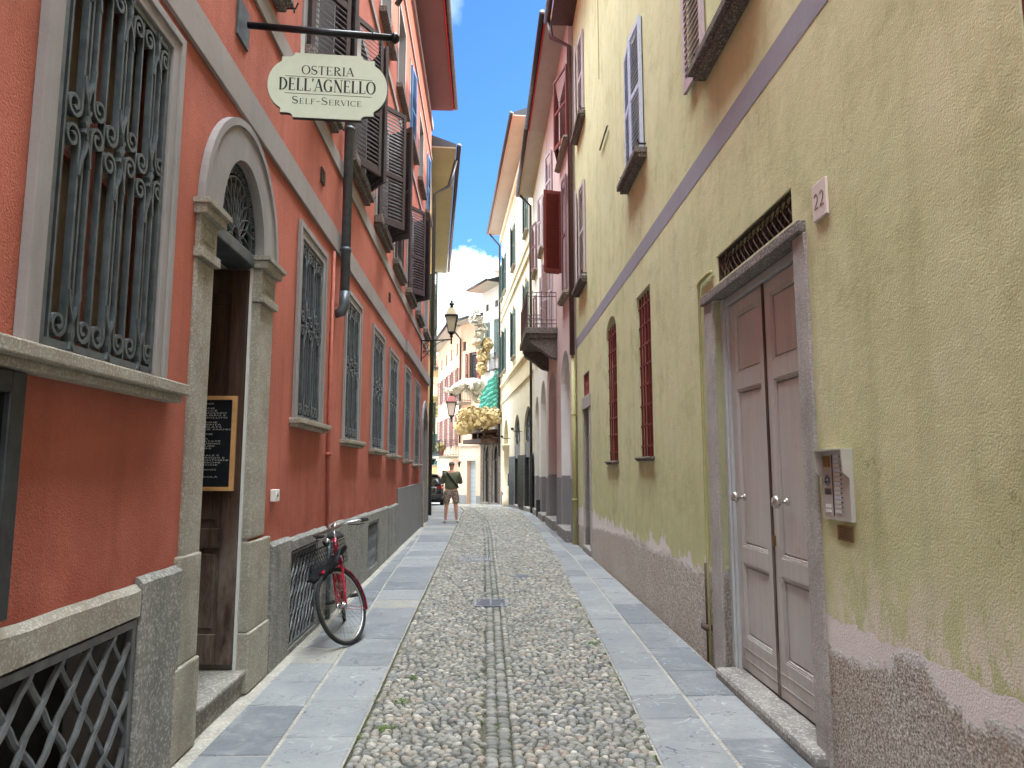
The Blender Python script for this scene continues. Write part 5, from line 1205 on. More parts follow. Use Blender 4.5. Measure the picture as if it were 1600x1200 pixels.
# ------------------------------------------------------------------ houses closing the bend
P0, P1, P2, P3 = (.44, 39.6), (-.69, 42.0), (-2.06, 44.0), (-4.3, 54.5)
FA = Fr(P0, P1, -1, True); FB = Fr(P1, P2, -1, True); FD = Fr(P2, P3, -1, True)
def fbase(F): return F(F.len / 2, -.55)
HA = thing('white_corner_house', fbase(FA), 'white house under repair with pointed dark arches and green netting', 'house')
def houseA():
    L = FA.len
    H = [archloop(.25, 1.05, -1.2, 2.05, rise=.95), archloop(1.45, 2.25, -1.2, 2.05, rise=.95), rect(.35, .95, 8.0, 10.2), rect(1.5, 2.2, 8.0, 10.2), rect(.4, .8, 10.95, 11.35), rect(1.7, 2.1, 10.95, 11.35)]
    facade(FA, rect(0, L, -1.6, 12.3), H, [.5, .5] + [.15] * 4, 'house_white', HA); core(FA, 0, L, 12.3, HA, 'house_white', n1=-6)
    # its lower wall is dark stone
    m = MB(); m.prism(FA, [(0.0, 3.1), (0, -1.2), (.25, -1.2), (.25, 2.05)] + [(.65 + .4 * math.cos(a), 2.05 + .95 * math.sin(a)) for a in np.linspace(math.pi, 0, 10)] + [(1.05, -1.2), (1.45, -1.2), (1.45, 2.05)] + [(1.85 + .4 * math.cos(a), 2.05 + .95 * math.sin(a)) for a in np.linspace(math.pi, 0, 10)] + [(2.25, -1.2), (L, -1.2), (L, 3.1)], .002, .06)
    m.build('stone_arcade', 'brown_stone', HA)
    for a, b in ((.25, 1.05), (1.45, 2.25)):
        q = MB().fbox(FA, a, b, -1, 3.1, -.14, -.12).build('doorway', 'black', HA); m = MB(); m.fbox(FA, a, b, 2.0, 2.08, -.12, -.06); m.ribbon(FA, arcp((a + b) / 2, 2.1, .33, .75, 0, 180, 10), .03, -.1, -.07)
        for k in range(4): m.ribbon(FA, [((a + b) / 2, 2.1), ((a + b) / 2 + .32 * math.cos(.5 + .7 * k), 2.1 + .72 * math.sin(.5 + .7 * k))], .025, -.1, -.07)
        m.build('fanlight_grille', 'iron_dark', q); MB().fbox(FA, a, b, gz(42), gz(42) + .12, -.4, .1).build('threshold', 'step', q)
    roof(FA, -.1, L + .05, 12.25, .9, HA, 'soffit', 'copper')
    m = MB(); m.box(.1, .55, 40.2, 40.7, 12.4, 13.1); m.box(.05, .6, 40.15, 40.75, 13.1, 13.2); m.lathe([(.1, 0), (.1, .3), (.0, .34)], (.32, 40.45, 13.2), 8); m.build('chimney', 'house_white', HA)
    for (a, b, c, d) in ((.35, .95, 8.0, 10.2), (1.5, 2.2, 8.0, 10.2)):
        s_ = MB().fbox(FA, a - .05, b + .05, c - .08, c, -.1, .1).build('window', 'sill', HA); MB().fbox(FA, a, b, c, d, -.14, -.12).build('pane', 'glass', s_); shutter(FA.sub(a, 0, .03, 15), (b - a) / 2, d - c, c, 'green_shutter', s_, .09)
        m = MB(); m.fbox(FA, a - .1, b + .1, 7.2, 7.25, .02, .25)
        for k in range(6): m.fbox(FA, a - .1 + (b - a + .2) * k / 5 - .012, a - .1 + (b - a + .2) * k / 5 + .012, 7.25, 8.2, .22, .25)
        m.build('window_railing', 'black', s_)
    for a, b, c, d in ((.4, .8, 10.95, 11.35), (1.7, 2.1, 10.95, 11.35)): MB().fbox(FA, a, b, c, d, -.14, -.1).build('attic_window', 'glass', HA)
    m = MB(); m.fbox(FA, .3, L - .1, 3.55, 3.75, .06, 1.0)
    for u in (.5, 1.3, 2.1): m.fbox(FA, u, u + .2, 3.25, 3.55, .06, .8)
    m.build('balcony_slab', 'oldwood', HA, bevel=.01)
houseA()
HB = thing('beige_house', fbase(FB), 'beige house with brown shutters above a grey garage door at the bend', 'house')
def houseB():
    L = FB.len
    H = [rect(.55, 1.55, -1.2, 2.0), rect(.6, 1.5, 6.3, 8.7), rect(1.8, 2.2, 8.9, 9.5), rect(.5, .9, 9.2, 9.7)]
    facade(FB, rect(0, L, -1.6, 10.7), H, [.25] + [.15] * 3, 'peach', HB); core(FB, 0, L, 10.7, HB, 'peach', n1=-6)
    roof(FB, -.1, L + .3, 10.65, .8, HB, 'soffit', None)
    m = MB(); m.fbox(FB, 0, .55, -1.2, 2.9, .001, .03); m.fbox(FB, 1.55, L, -1.2, 2.9, .001, .03); m.fbox(FB, .55, 1.55, 2.0, 2.9, .001, .03); m.fbox(FB, 0, L, 2.9, 3.05, .001, .12); m.build('lower_wall', 'beige', HB)
    MB().fbox(FB, .0, .5, -1.2, -.1, .03, .05).build('dado', 'dado', HB); MB().fbox(FB, 1.6, L, -1.2, -.1, .03, .05).build('dado', 'dado', HB)
    g = MB().fbox(FB, .55, 1.55, -.75, 2.0, -.22, -.2).build('garage_door', 'garage', HB); m = MB()
    for k in range(9): m.fbox(FB, .56, 1.54, -.45 + k * .28, -.435 + k * .28, -.2, -.195)
    m.build('panel_joint', 'dado', g)
    s_ = MB().fbox(FB, .5, 1.6, 6.2, 6.3, -.1, .1).build('window', 'sill', HB); MB().fbox(FB, .6, 1.5, 6.3, 8.7, -.14, -.12).build('pane', 'glass', s_)
    shutter(FB.sub(.6, 0, .03, 175, 1), .5, 2.3, 6.3, 'redbrown', s_, .09); shutter(FB.sub(1.5, 0, .03, 50, -1), .46, 2.3, 6.3, 'redbrown', s_, .09)
    for a, b, c, d in ((1.8, 2.2, 8.9, 9.5), (.5, .9, 9.2, 9.7)): MB().fbox(FB, a, b, c, d, -.14, -.1).build('attic_window', 'brown_shutter', HB)
    m = MB(); m.tube([FB(L - .1, 10.4, .8), FB(L - .1, 9.7, .1), FB(L - .1, 3.1, .1)], .06, 8); m.build('downpipe', 'gutter', HB, True)
    m = MB(); m.tube([FB(2.1, 1.9, 0), FB(2.1, 1.95, .25)], .02, 6); m.lathe([(.03, -.2), (.09, .05), (.11, .08), (.0, .2)], FB(2.1, 1.8, .25), 8); m.build('wall_lamp', 'black', HB)
houseB()
HD = thing('peach_house', fbase(FD), 'peach house with rows of small windows receding left behind the beige house', 'house')
def houseD():
    L = FD.len; H = []; W = []
    for i in range(4):
        a = 1.0 + i * 2.45
        W += [(a, a + .9, 6.3, 8.0), (a, a + .9, 3.0, 5.0), (a + .1, a + .7, 9.0, 9.7)]
    facade(FD, rect(0, L, -1.8, 10.7), [rect(*q) for q in W], .14, 'peach', HD); core(FD, 0, L, 10.7, HD, 'peach', n1=-6); roof(FD, -.1, L + .2, 10.65, .8, HD, 'soffit', None)
    for i, q in enumerate(W):
        s_ = MB().fbox(FD, q[0] - .05, q[1] + .05, q[2] - .08, q[2], -.1, .07).build('window', 'sill', HD); MB().fbox(FD, *q, -.13, -.11).build('pane', 'glass', s_)
        if i % 3 < 2: shutter(FD.sub(q[0], 0, .03, 160), .45, q[3] - q[2], q[2], 'plum', s_, .1); shutter(FD.sub(q[1], 0, .03, 160, -1), .45, q[3] - q[2], q[2], 'plum', s_, .1)
    MB().fbox(FD, 0, L, 2.1, 2.25, .001, .08).build('string_course', 'cream', HD)
houseD()
def small_balcony(F, u0, u1, z, out, name, label):
    b = thing(name, F((u0 + u1) / 2, z, out / 2), label, 'balcony')
    MB().fbox(F, u0, u1, z - .14, z, .04, out).build('slab', 'sill', b, bevel=.01)
    m = MB(); h = 1.0
    C_ = [Vector(F(u, z, n)) for u, n in ((u0 + .03, .06), (u0 + .03, out - .03), (u1 - .03, out - .03), (u1 - .03, .06))]
    for p, q, k in ((C_[0], C_[1], 7), (C_[1], C_[2], 22), (C_[2], C_[3], 7)):
        for zz in (.08, h - .12, h): m.tube([p + Vector((0, 0, zz)), q + Vector((0, 0, zz))], .016, 6)
        for i in range(k + 1): c = p.lerp(q, i / k); m.tube([c, c + Vector((0, 0, h))], .011, 5)
    m.build('railing', 'iron_dark', b); return b
small_balcony(FB, 1.1, 2.4, 5.6, .9, 'balcony', 'upper iron-railed balcony on the beige house above the white sculpted dragon form')
small_balcony(FD, .1, 3.6, 2.3, 1.3, 'balcony', 'lower iron-railed balcony lined with potted plants beside the beige house')

def ball_cluster(m, c, rx, ry, rz_, n, s0, s1, flat=.6, seed=1, curl=True):
    """crumpled petal-like lumps over an ellipsoid"""
    rg = np.random.default_rng(seed)
    for i in range(n):
        d = Vector(rg.normal(0, 1, 3)).normalized(); q = rg.uniform(.55, 1.02)
        p = Vector((c[0] + d.x * rx * q, c[1] + d.y * ry * q, c[2] + d.z * rz_ * q)); s = rg.uniform(s0, s1)
        a = Vector(rg.normal(0, 1, 3)).normalized(); b = a.cross(d + Vector((.01, .02, .03))).normalized(); e = a.cross(b)
        rows = []; k = 6
        for j in range(k + 1):
            t = j / k; wd = s * math.sin(math.pi * (.12 + .8 * t)) * rg.uniform(.8, 1.15); bend = s * 1.0 * (t * t) * 1.1
            cc = p + a * (s * 1.6 * (t - .4)) + e * (bend - s * .2)
            rows.append([cc - b * wd + e * s * .25, cc + e * rg.uniform(-.12, .12) * s - e * s * .15, cc + b * wd + e * s * .25])
        vs = [v for r_ in rows for v in r_]; fs = []
        for j in range(k):
            for l in range(2): o_ = j * 3 + l; fs.append((o_, o_ + 1, o_ + 4, o_ + 3))
        m.add(vs, fs)
def lump(m, c, rx, ry, rz_, seed, amp=.35, freq=2.2, sub=4):
    bm = bmesh.new(); bmesh.ops.create_icosphere(bm, subdivisions=sub, radius=1)
    vs = []
    for v in bm.verts:
        d = v.co.normalized(); f = 1 + amp * noise.turbulence(d * freq + Vector((seed, 0, 0)), 3, False) - amp * .5
        vs.append((c[0] + d.x * rx * f, c[1] + d.y * ry * f, c[2] + d.z * rz_ * f))
    fs = [tuple(v.index for v in f.verts) for f in bm.faces]; bm.free(); m.add(vs, fs)
def papermat(name, a, b, c):
    t = NT(name); n = t.noise(3.2, 6, .7); col = t.mix(t.rng(n, .35, .6), lin(a), lin(b)); col = t.mix(t.rng(t.noise(11, 4, .7, off=(3, 1, 7)), .55, .65), col, lin(c))
    return t.fin(col, .85, t.bump(t.noise(16, 5, .7), .8, .04))
M['gold_paper'] = papermat('gold_and_cream_petals', (214, 198, 160), (204, 176, 122), (226, 218, 200))
M['white_paper'] = papermat('off_white_plaster', (222, 216, 206), (190, 184, 172), (168, 156, 140))
M['ochre_paper'] = papermat('ochre_petals', (180, 150, 98), (204, 182, 136), (130, 100, 64))
def px(x, y, Y):    # metres from the measured view: place at depth Y
    return ((x - 770) * Y / 1090, Y, 1.6 + (730 - y) * Y / 1090 * 1.0)
def sculptures():
    t = thing('floral_sculpture', px(745, 660, 39.4), 'big low cluster of gold and cream sculpted petals jutting over the arches', 'sculpture')
    core_m = MB(); m = MB()
    for i, (x, y, r_, rv) in enumerate(((722, 668, .5, .45), (738, 655, .65, .75), (756, 655, .7, .72), (772, 652, .5, .55), (728, 650, .5, .45))):
        c = px(x, y, 39.6); lump(core_m, c, r_ * .8, .6, rv * .8, i, .4); ball_cluster(m, c, r_, .8, rv, 330, .06, .17, seed=i + 3)
    core_m.build('core', 'ochre_paper', t, True); m.build('petals', 'gold_paper', t, True)
    m = MB(); m.fbox(FA, .1, FA.len, 2.95, 3.2, .1, 1.2); lump(m, px(766, 684, 39.9), .6, .5, .2, 4, .3); m.build('underside', 'oldwood', t)
    t = thing('tall_floral_sculpture', px(757, 545, 39.3), 'tall upper cluster of white and gold sculpted flowers climbing the white house', 'sculpture')
    core_m = MB(); m = MB(); m2 = MB()
    for i, (x, y, r_, rv) in enumerate(((752, 575, .32, .4), (754, 557, .38, .45), (760, 538, .36, .45))):
        c = px(x, y, 39.4); lump(core_m, c, r_ * .8, .4, rv * .85, i + 8, .4); ball_cluster(m, c, r_, .5, rv, 220, .045, .12, seed=i + 20)
    for i, (x, y, r_, rv) in enumerate(((745, 535, .3, .4), (748, 520, .3, .4), (752, 512, .32, .25))):
        c = px(x, y, 39.2); lump(core_m, c, r_ * .8, .4, rv * .8, i + 18, .4); ball_cluster(m2, c, r_, .45, rv, 130, .05, .12, seed=i + 30)
    core_m.build('core', 'ochre_paper', t, True); m.build('gold_flowers', 'gold_paper', t, True); m2.build('white_flowers', 'white_paper', t, True)
    t = thing('white_figure_sculpture', px(743, 495, 39.0), 'white plaster head-like sculpture at the top below the eaves', 'sculpture')
    m = MB(); lump(m, px(741, 486, 39), .22, .3, .3, 30, .5); lump(m, px(741, 497, 39), .42, .4, .34, 31, .6, 2.6); lump(m, px(748, 503, 39), .38, .35, .2, 33, .6, 3); m.build('figure', 'white_paper', t, True)
    m = MB(); ball_cluster(m, px(742, 495, 38.9), .4, .4, .5, 50, .08, .2, seed=77); m.build('folds', 'white_paper', t, True)
    t = thing('dragon_sculpture', px(722, 612, 38.8), 'pale sculpted dragon-like form stretching left over the street', 'sculpture')
    m = MB()
    spine = [px(750, 603, 39.6), px(738, 600, 39), px(724, 600, 38.8), px(712, 606, 38.7), px(702, 611, 38.6), px(692, 611, 38.6)]
    m.tube(spine, [.35, .36, .3, .22, .14, .07], 10); m.tube([px(728, 608, 38.8), px(737, 618, 38.9), px(744, 628, 39), px(750, 628, 39)], [.2, .15, .12, .1], 8)
    m.tube([px(738, 606, 39), px(746, 612, 39), px(752, 617, 39.2)], [.18, .12, .08], 8); lump(m, px(735, 602, 39), .5, .3, .3, 5, .7, 2.5)
    wing = [px(722, 600, 38.6), px(712, 607, 38.5), px(702, 614, 38.4), px(712, 617, 38.6), px(724, 612, 38.8)]; m.add(wing + [(a, b + .05, c) for a, b, c in wing], [(0, 1, 2, 3, 4), (9, 8, 7, 6, 5)] + [(i, (i + 1) % 5, (i + 1) % 5 + 5, i + 5) for i in range(5)])
    m.build('body', 'white_paper', t, True); m = MB(); ball_cluster(m, px(738, 602, 38.8), .6, .35, .32, 90, .07, .17, seed=9); ball_cluster(m, px(718, 604, 38.6), .5, .3, .2, 60, .06, .15, seed=10); ball_cluster(m, px(702, 610, 38.5), .4, .25, .13, 40, .05, .12, seed=11); ball_cluster(m, px(741, 618, 38.9), .25, .2, .3, 30, .06, .12, seed=12); m.build('scales', 'white_paper', t, True)
sculptures()
def netmat():
    t = NT('green_scaffold_netting'); n = t.noise(5, 6, .7, (1.2, 1.2, 6)); c = t.mix(t.rng(n, .4, .6), lin((38, 130, 112)), lin((110, 196, 176)))
    return t.fin(c, .7, t.bump(n, 1, .1))
M['net'] = netmat()
def netting():
    m = MB(); nu, nz_ = 26, 40; L = FA.len; vs = []
    for j in range(nz_ + 1):
        for i in range(nu + 1):
            u = .0 + (L - .1) * i / nu; s = i / nu; zt = 7.2 - .9 * s * 1.3; zb = 4.9 - .55 * s * 0.8
            z = zb + (zt - zb) * j / nz_; vs.append(FA(u, z, .2 + .05 * math.sin(z * 22 + u * 5 + 3 * noise.noise(Vector((u, z * 2, 0)))) + .1 * noise.noise(Vector((u * 2, z * 2, 1)))))
    m.add(vs, [(j * (nu + 1) + i, j * (nu + 1) + i + 1, (j + 1) * (nu + 1) + i + 1, (j + 1) * (nu + 1) + i) for j in range(nz_) for i in range(nu)])
    tag(m.build('scaffold_netting', 'net', loc=FA(1.2, 6, .5), smooth=True), 'rumpled teal green netting hung across the white house front', 'netting')
    m = MB(); S_ = lambda u: FA(u, 8.2, .5)
    vs = []
    for j in range(9):
        for i in range(7): u = 1.5 + .55 * i / 6; z = 8.6 + 1.1 * j / 8; vs.append(FA(u, z, .4 + .05 * math.sin(z * 20)))
    m.add(vs, [(j * 7 + i, j * 7 + i + 1, j * 7 + i + 8, j * 7 + i + 7) for j in range(8) for i in range(6)])
    tag(m.build('window_awning', 'net', loc=FA(1.8, 9, .4)), 'small green striped awning over an upper window of the white house', 'awning')
netting()
# plants on the lower balcony
def leafmat(name, a, b):
    t = NT(name); return t.fin(t.mix(t.noise(9, 3), lin(a), lin(b)), .75)
M['leaf'] = leafmat('bright_leaves', (110, 146, 60), (158, 178, 88)); M['leaf2'] = leafmat('dry_leaves', (124, 112, 70), (166, 150, 98)); M['flower'] = leafmat('dark_red_flowers', (112, 40, 52), (160, 80, 84)); M['clay'] = paint('clay_pot', (150, 92, 70), .8)
for (u, s, mt_, lab, cat) in ((3.2, .26, 'flower', 'dark red flowering pot plant at the left end of the lower balcony', 'plant'), (2.3, .36, 'leaf', 'bright green bushy pot plant spilling over the lower balcony', 'plant'), (1.5, .3, 'leaf2', 'olive brown pot plant in the middle of the lower balcony', 'plant'), (.8, .3, 'leaf2', 'dry yellowish pot plant at the right end of the lower balcony', 'plant')):
    c = FD(u, 2.31, 1.05); t = thing('potted_plant', c, lab, cat, 'pot plants on the lower balcony')
    MB().lathe([(.12, 0), (.16, .26), (.17, .26), (.17, .3), (.0, .3)], c, 12).build('pot', 'clay', t, True)
    m = MB(); ball_cluster(m, (c[0], c[1], c[2] + .3 + s * .8), s, s, s * 1.1, 120, .04, .1, seed=int(u * 10)); m.build('foliage', mt_, t)
# building seen straight on at the end
FE = Fr((-7.5, 55.0), (-2.2, 55.0), 1, True)
HE = thing('pale_yellow_house', (-4.5, 55, -.85), 'pale yellow house facing the end of the street with teal and yellow shutters', 'house')
def houseE():
    W = [(2.7, 3.5, 5.6, 7.2), (2.75, 3.6, 1.8, 4.2), (4.0, 4.6, 5.6, 7.2), (.6, 1.4, 5.6, 7.2), (.6, 1.4, 2.2, 4.2)]
    G = rect(1.9, 4.5, -1.5, 1.0)
    facade(FE, rect(0, 5.3, -1.6, 9.4), [rect(*q) for q in W] + [G], .14, 'paleyellow', HE)
    m = MB(); m.box(-7.48, -2.22, 55.6, 61, -1.5, 9.3); m.box(-7.49, -7.3, 55.02, 55.6, -1.5, 9.3); m.box(-2.4, -2.21, 55.02, 55.6, -1.5, 9.3); m.build('side_wall', 'paleyellow', HE)
    P = [(.45, 9.3), (.45, 9.42), (-3, 11.0), (-6.3, 9.42), (-6.3, 9.3)]; m = MB(); k = 5
    m.add([FE(-.3, z, n) for n, z in P] + [FE(5.6, z, n) for n, z in P], [tuple(range(k)), tuple(range(k, 10))] + [(i, (i + 1) % k, (i + 1) % k + k, i + k) for i in range(k)])
    for i in range(24): u = -.2 + i * .24; m.tube([FE(u, 9.44, .48), FE(u, 11.02, -3.0)], .06, 6)
    m.build('roof', 'roof', HE); m = MB(); m.tube([FE(-.3, 9.36, .52), FE(5.6, 9.36, .52)], .07, 8); m.build('gutter', 'gutter', HE, True)
    m = MB(); m.fbox(FE, 0, 5.3, 8.7, 9.28, .001, .05); m.build('frieze_band', 'buff', HE)
    m = MB(); 
    for z in (1.02, 1.7): m.fbox(FE, 0, 5.3, z, z + .03, .001, .03)
    m.build('string_course', 'sill', HE); MB().fbox(FE, 0, 5.3, 1.06, 1.69, .001, .02).build('rusticated_band', 'buff', HE)
    MB().fbox(FE, 1.9, 4.5, -1.4, 1.0, -.3, -.14).build('garage_door', 'sill', HE)
    for q, mt_ in zip(W, ('yellow_shutter', 'teal_shutter', 'yellow_shutter', 'yellow_shutter', 'teal_shutter')):
        s_ = MB().fbox(FE, q[0] - .08, q[1] + .08, q[2] - .1, q[2], -.1, .1).build('window', 'sill', HE); MB().fbox(FE, q[0], q[1], q[2], q[3], -.13, -.11).build('pane', 'dark', s_)
        shutter(FE.sub(q[0], 0, .0, 0), (q[1] - q[0]) * (.5 if mt_[0] == 't' else .72), q[3] - q[2], q[2], mt_, s_, .1)
        if mt_[0] == 't': shutter(FE.sub(q[1], 0, .0, 0, -1), (q[1] - q[0]) * .5, q[3] - q[2], q[2], mt_, s_, .1)
houseE()
# ------------------------------------------------------------------ LEFT beyond: ochre house
FO = Fr((-2.0, 21.35), (-3.22, 35.5), 1)
OCH = thing('ochre_house', FO(28, -.1), 'ochre house with deep eaves and grey shutters just beyond the red house', 'house')
def ochre():
    W = [(23.5, 24.5, 6.2, 8.2), (28.6, 29.6, 6.2, 8.2), (33.2, 34.3, 6.4, 8.6), (33.2, 34.3, 2.5, 4.5), (28.6, 29.6, 2.2, 4.2)]
    facade(FO, rect(21.36, 35.5, -1.4, 11.9), [rect(*q) for q in W], .14, 'ochre', OCH); core(FO, 21.36, 35.5, 11.9, OCH, 'ochre', z0=-1.4)
    roof(FO, 21.4, 36.0, 11.85, .8, OCH, 'soffit_ochre', None)
    for q in W: generic_window(FO, *q, OCH, 'green_shutter', 150, 150, pitch=.07)
    m = MB(); m.tube([FO(35.3, 11.8, .8), FO(35.3, 11.3, .75), FO(22.6, 11.0, .15), FO(22.6, -.1, .1)][0:0] or [FO(22.3, 11.8, .82), FO(22.3, 10.9, .6), FO(22.3, 10.6, .12), FO(22.3, .1, .1)], .06, 10); m.build('downpipe', 'gutter', OCH, True)
    MB().fbox(FO, 35.0, 35.5, -1.3, 1.2, .001, .05).build('corner_stone', 'granite', OCH); MB().fbox(FO, 21.5, 21.9, -.1, 1.0, .001, .06).build('corner_stone', 'granite', OCH)
    m = MB(); m.tube([FO(22.9, 1.8, 0), FO(22.9, 1.85, .16)], .015, 6); m.lathe([(.05, -.12), (.09, .02), (.1, .05), (.0, .12)], FO(22.9, 1.8, .16), 10); m.build('wall_lamp', 'gutter', OCH)
ochre()
# ------------------------------------------------------------------ lanterns
def lantern(c, s, root, top, glassmat='lantern_glass'):
    c = Vector(c); q = lambda r_, h: (r_ * s, h * s)
    m = MB(); m.lathe([q(.10, 0), q(.10, .02), q(.19, .42), q(.23, .44), q(.23, .47)], c, 4, sq=True); m.v = m.v[:0]; m.f = []
    g = MB(); g.lathe([q(.105, .03), q(.195, .43)], c, 4, sq=True); g.build('glass', glassmat, root)
    for a in range(4):
        t = math.pi / 4 + a * math.pi / 2; d = Vector((math.cos(t), math.sin(t), 0)); m.tube([c + d * .115 * s + Vector((0, 0, .02 * s)), c + d * .21 * s + Vector((0, 0, .44 * s))], .012 * s, 6)
    m.lathe([q(.06, -.02), q(.13, .0), q(.13, .03), q(.06, .03)], c, 4, sq=True); m.lathe([q(.19, .43), q(.255, .435), q(.255, .475), q(.2, .48)], c, 4, sq=True)
    m.lathe([q(.0, -.2), q(.03, -.18), q(.015, -.12), q(.05, -.1), q(.03, -.06), q(.06, -.02)], c, 12)
    m.build('cage', 'black', root)
    r_ = MB(); r_.lathe([q(.2, .48), q(.13, .66), q(.05, .68)], c, 4, sq=True); r_.build('hood', top, root)
    f = MB(); f.lathe([q(.05, .68), q(.04, .74), q(.08, .78), q(.07, .8), q(.03, .83), q(.035, .86), q(.01, .89), q(.005, .95)], c, 12); f.build('finial', 'black', root, True)
LB = FL(18.79, 5.0)
lt_ = thing('wall_lantern', LB, 'black wrought-iron street lantern with cream glass on a scrolled bracket from the red house', 'street lamp')
yb = 18.6; cx = -1.13
m = MB(); m.tube([(FL(18.79, 0)[0], 18.79, 5.02), (cx, yb, 5.02)], .018, 8); m.box(FL(18.79, 0)[0], FL(18.79, 0)[0] + .03, 18.74, 18.84, 4.45, 5.1)
B0 = Fr((FL(18.79, 0)[0], 18.79), (cx, yb), -1, True)
m.ribbon(B0, [(0.02, 4.52), (.12, 4.6), (.28, 4.78), (.5, 4.95), (.66, 5.0)], .016, -.008, .008)
for c, z, r_ in ((.14, 4.86, .09), (.32, 4.93, .06), (.1, 4.7, .05)): m.ribbon(B0, [(c + r_ * (1 - .7 * q / 20) * math.cos(q * .5), z + r_ * (1 - .7 * q / 20) * math.sin(q * .5)) for q in range(21)], .012, -.006, .006)
m.tube([(cx, yb, 4.9), (cx, yb, 5.14)], .022, 8); m.build('bracket', 'black', lt_)
lantern((cx, yb, 5.2), 1.02, lt_, 'lantern_glass')
c = px(705, 651, 40.5)
rl = thing('red_topped_lantern', (c[0], c[1], c[2]), 'small black lantern with a red pitched top hanging near the beige house', 'street lamp')
lantern((c[0], c[1], c[2] - .0), 1.75, rl, 'hood_red', 'mauve_shutter'); 
m = MB(); m.tube([(c[0], c[1], c[2] + 1.18), (c[0] + .25, c[1] + .3, c[2] + 1.2), Vector(FB(2.3, c[2] + 1.2, .02))], .03, 6); m.build('bracket', 'black', rl)
m = MB(); pts = []
for i in range(13): t = i / 12; a_, b_ = Vector(FO(34.8, 5.9, .05)), Vector(FB(2.4, 6.0, .02)); p = a_.lerp(b_, t); pts.append(p - Vector((0, 0, .1 * 4 * t * (1 - t))))
m.tube(pts, .012, 5); tag(m.build('overhead_cable', 'black', loc=pts[0]), 'thin dark cable strung across the end of the street', 'cable')

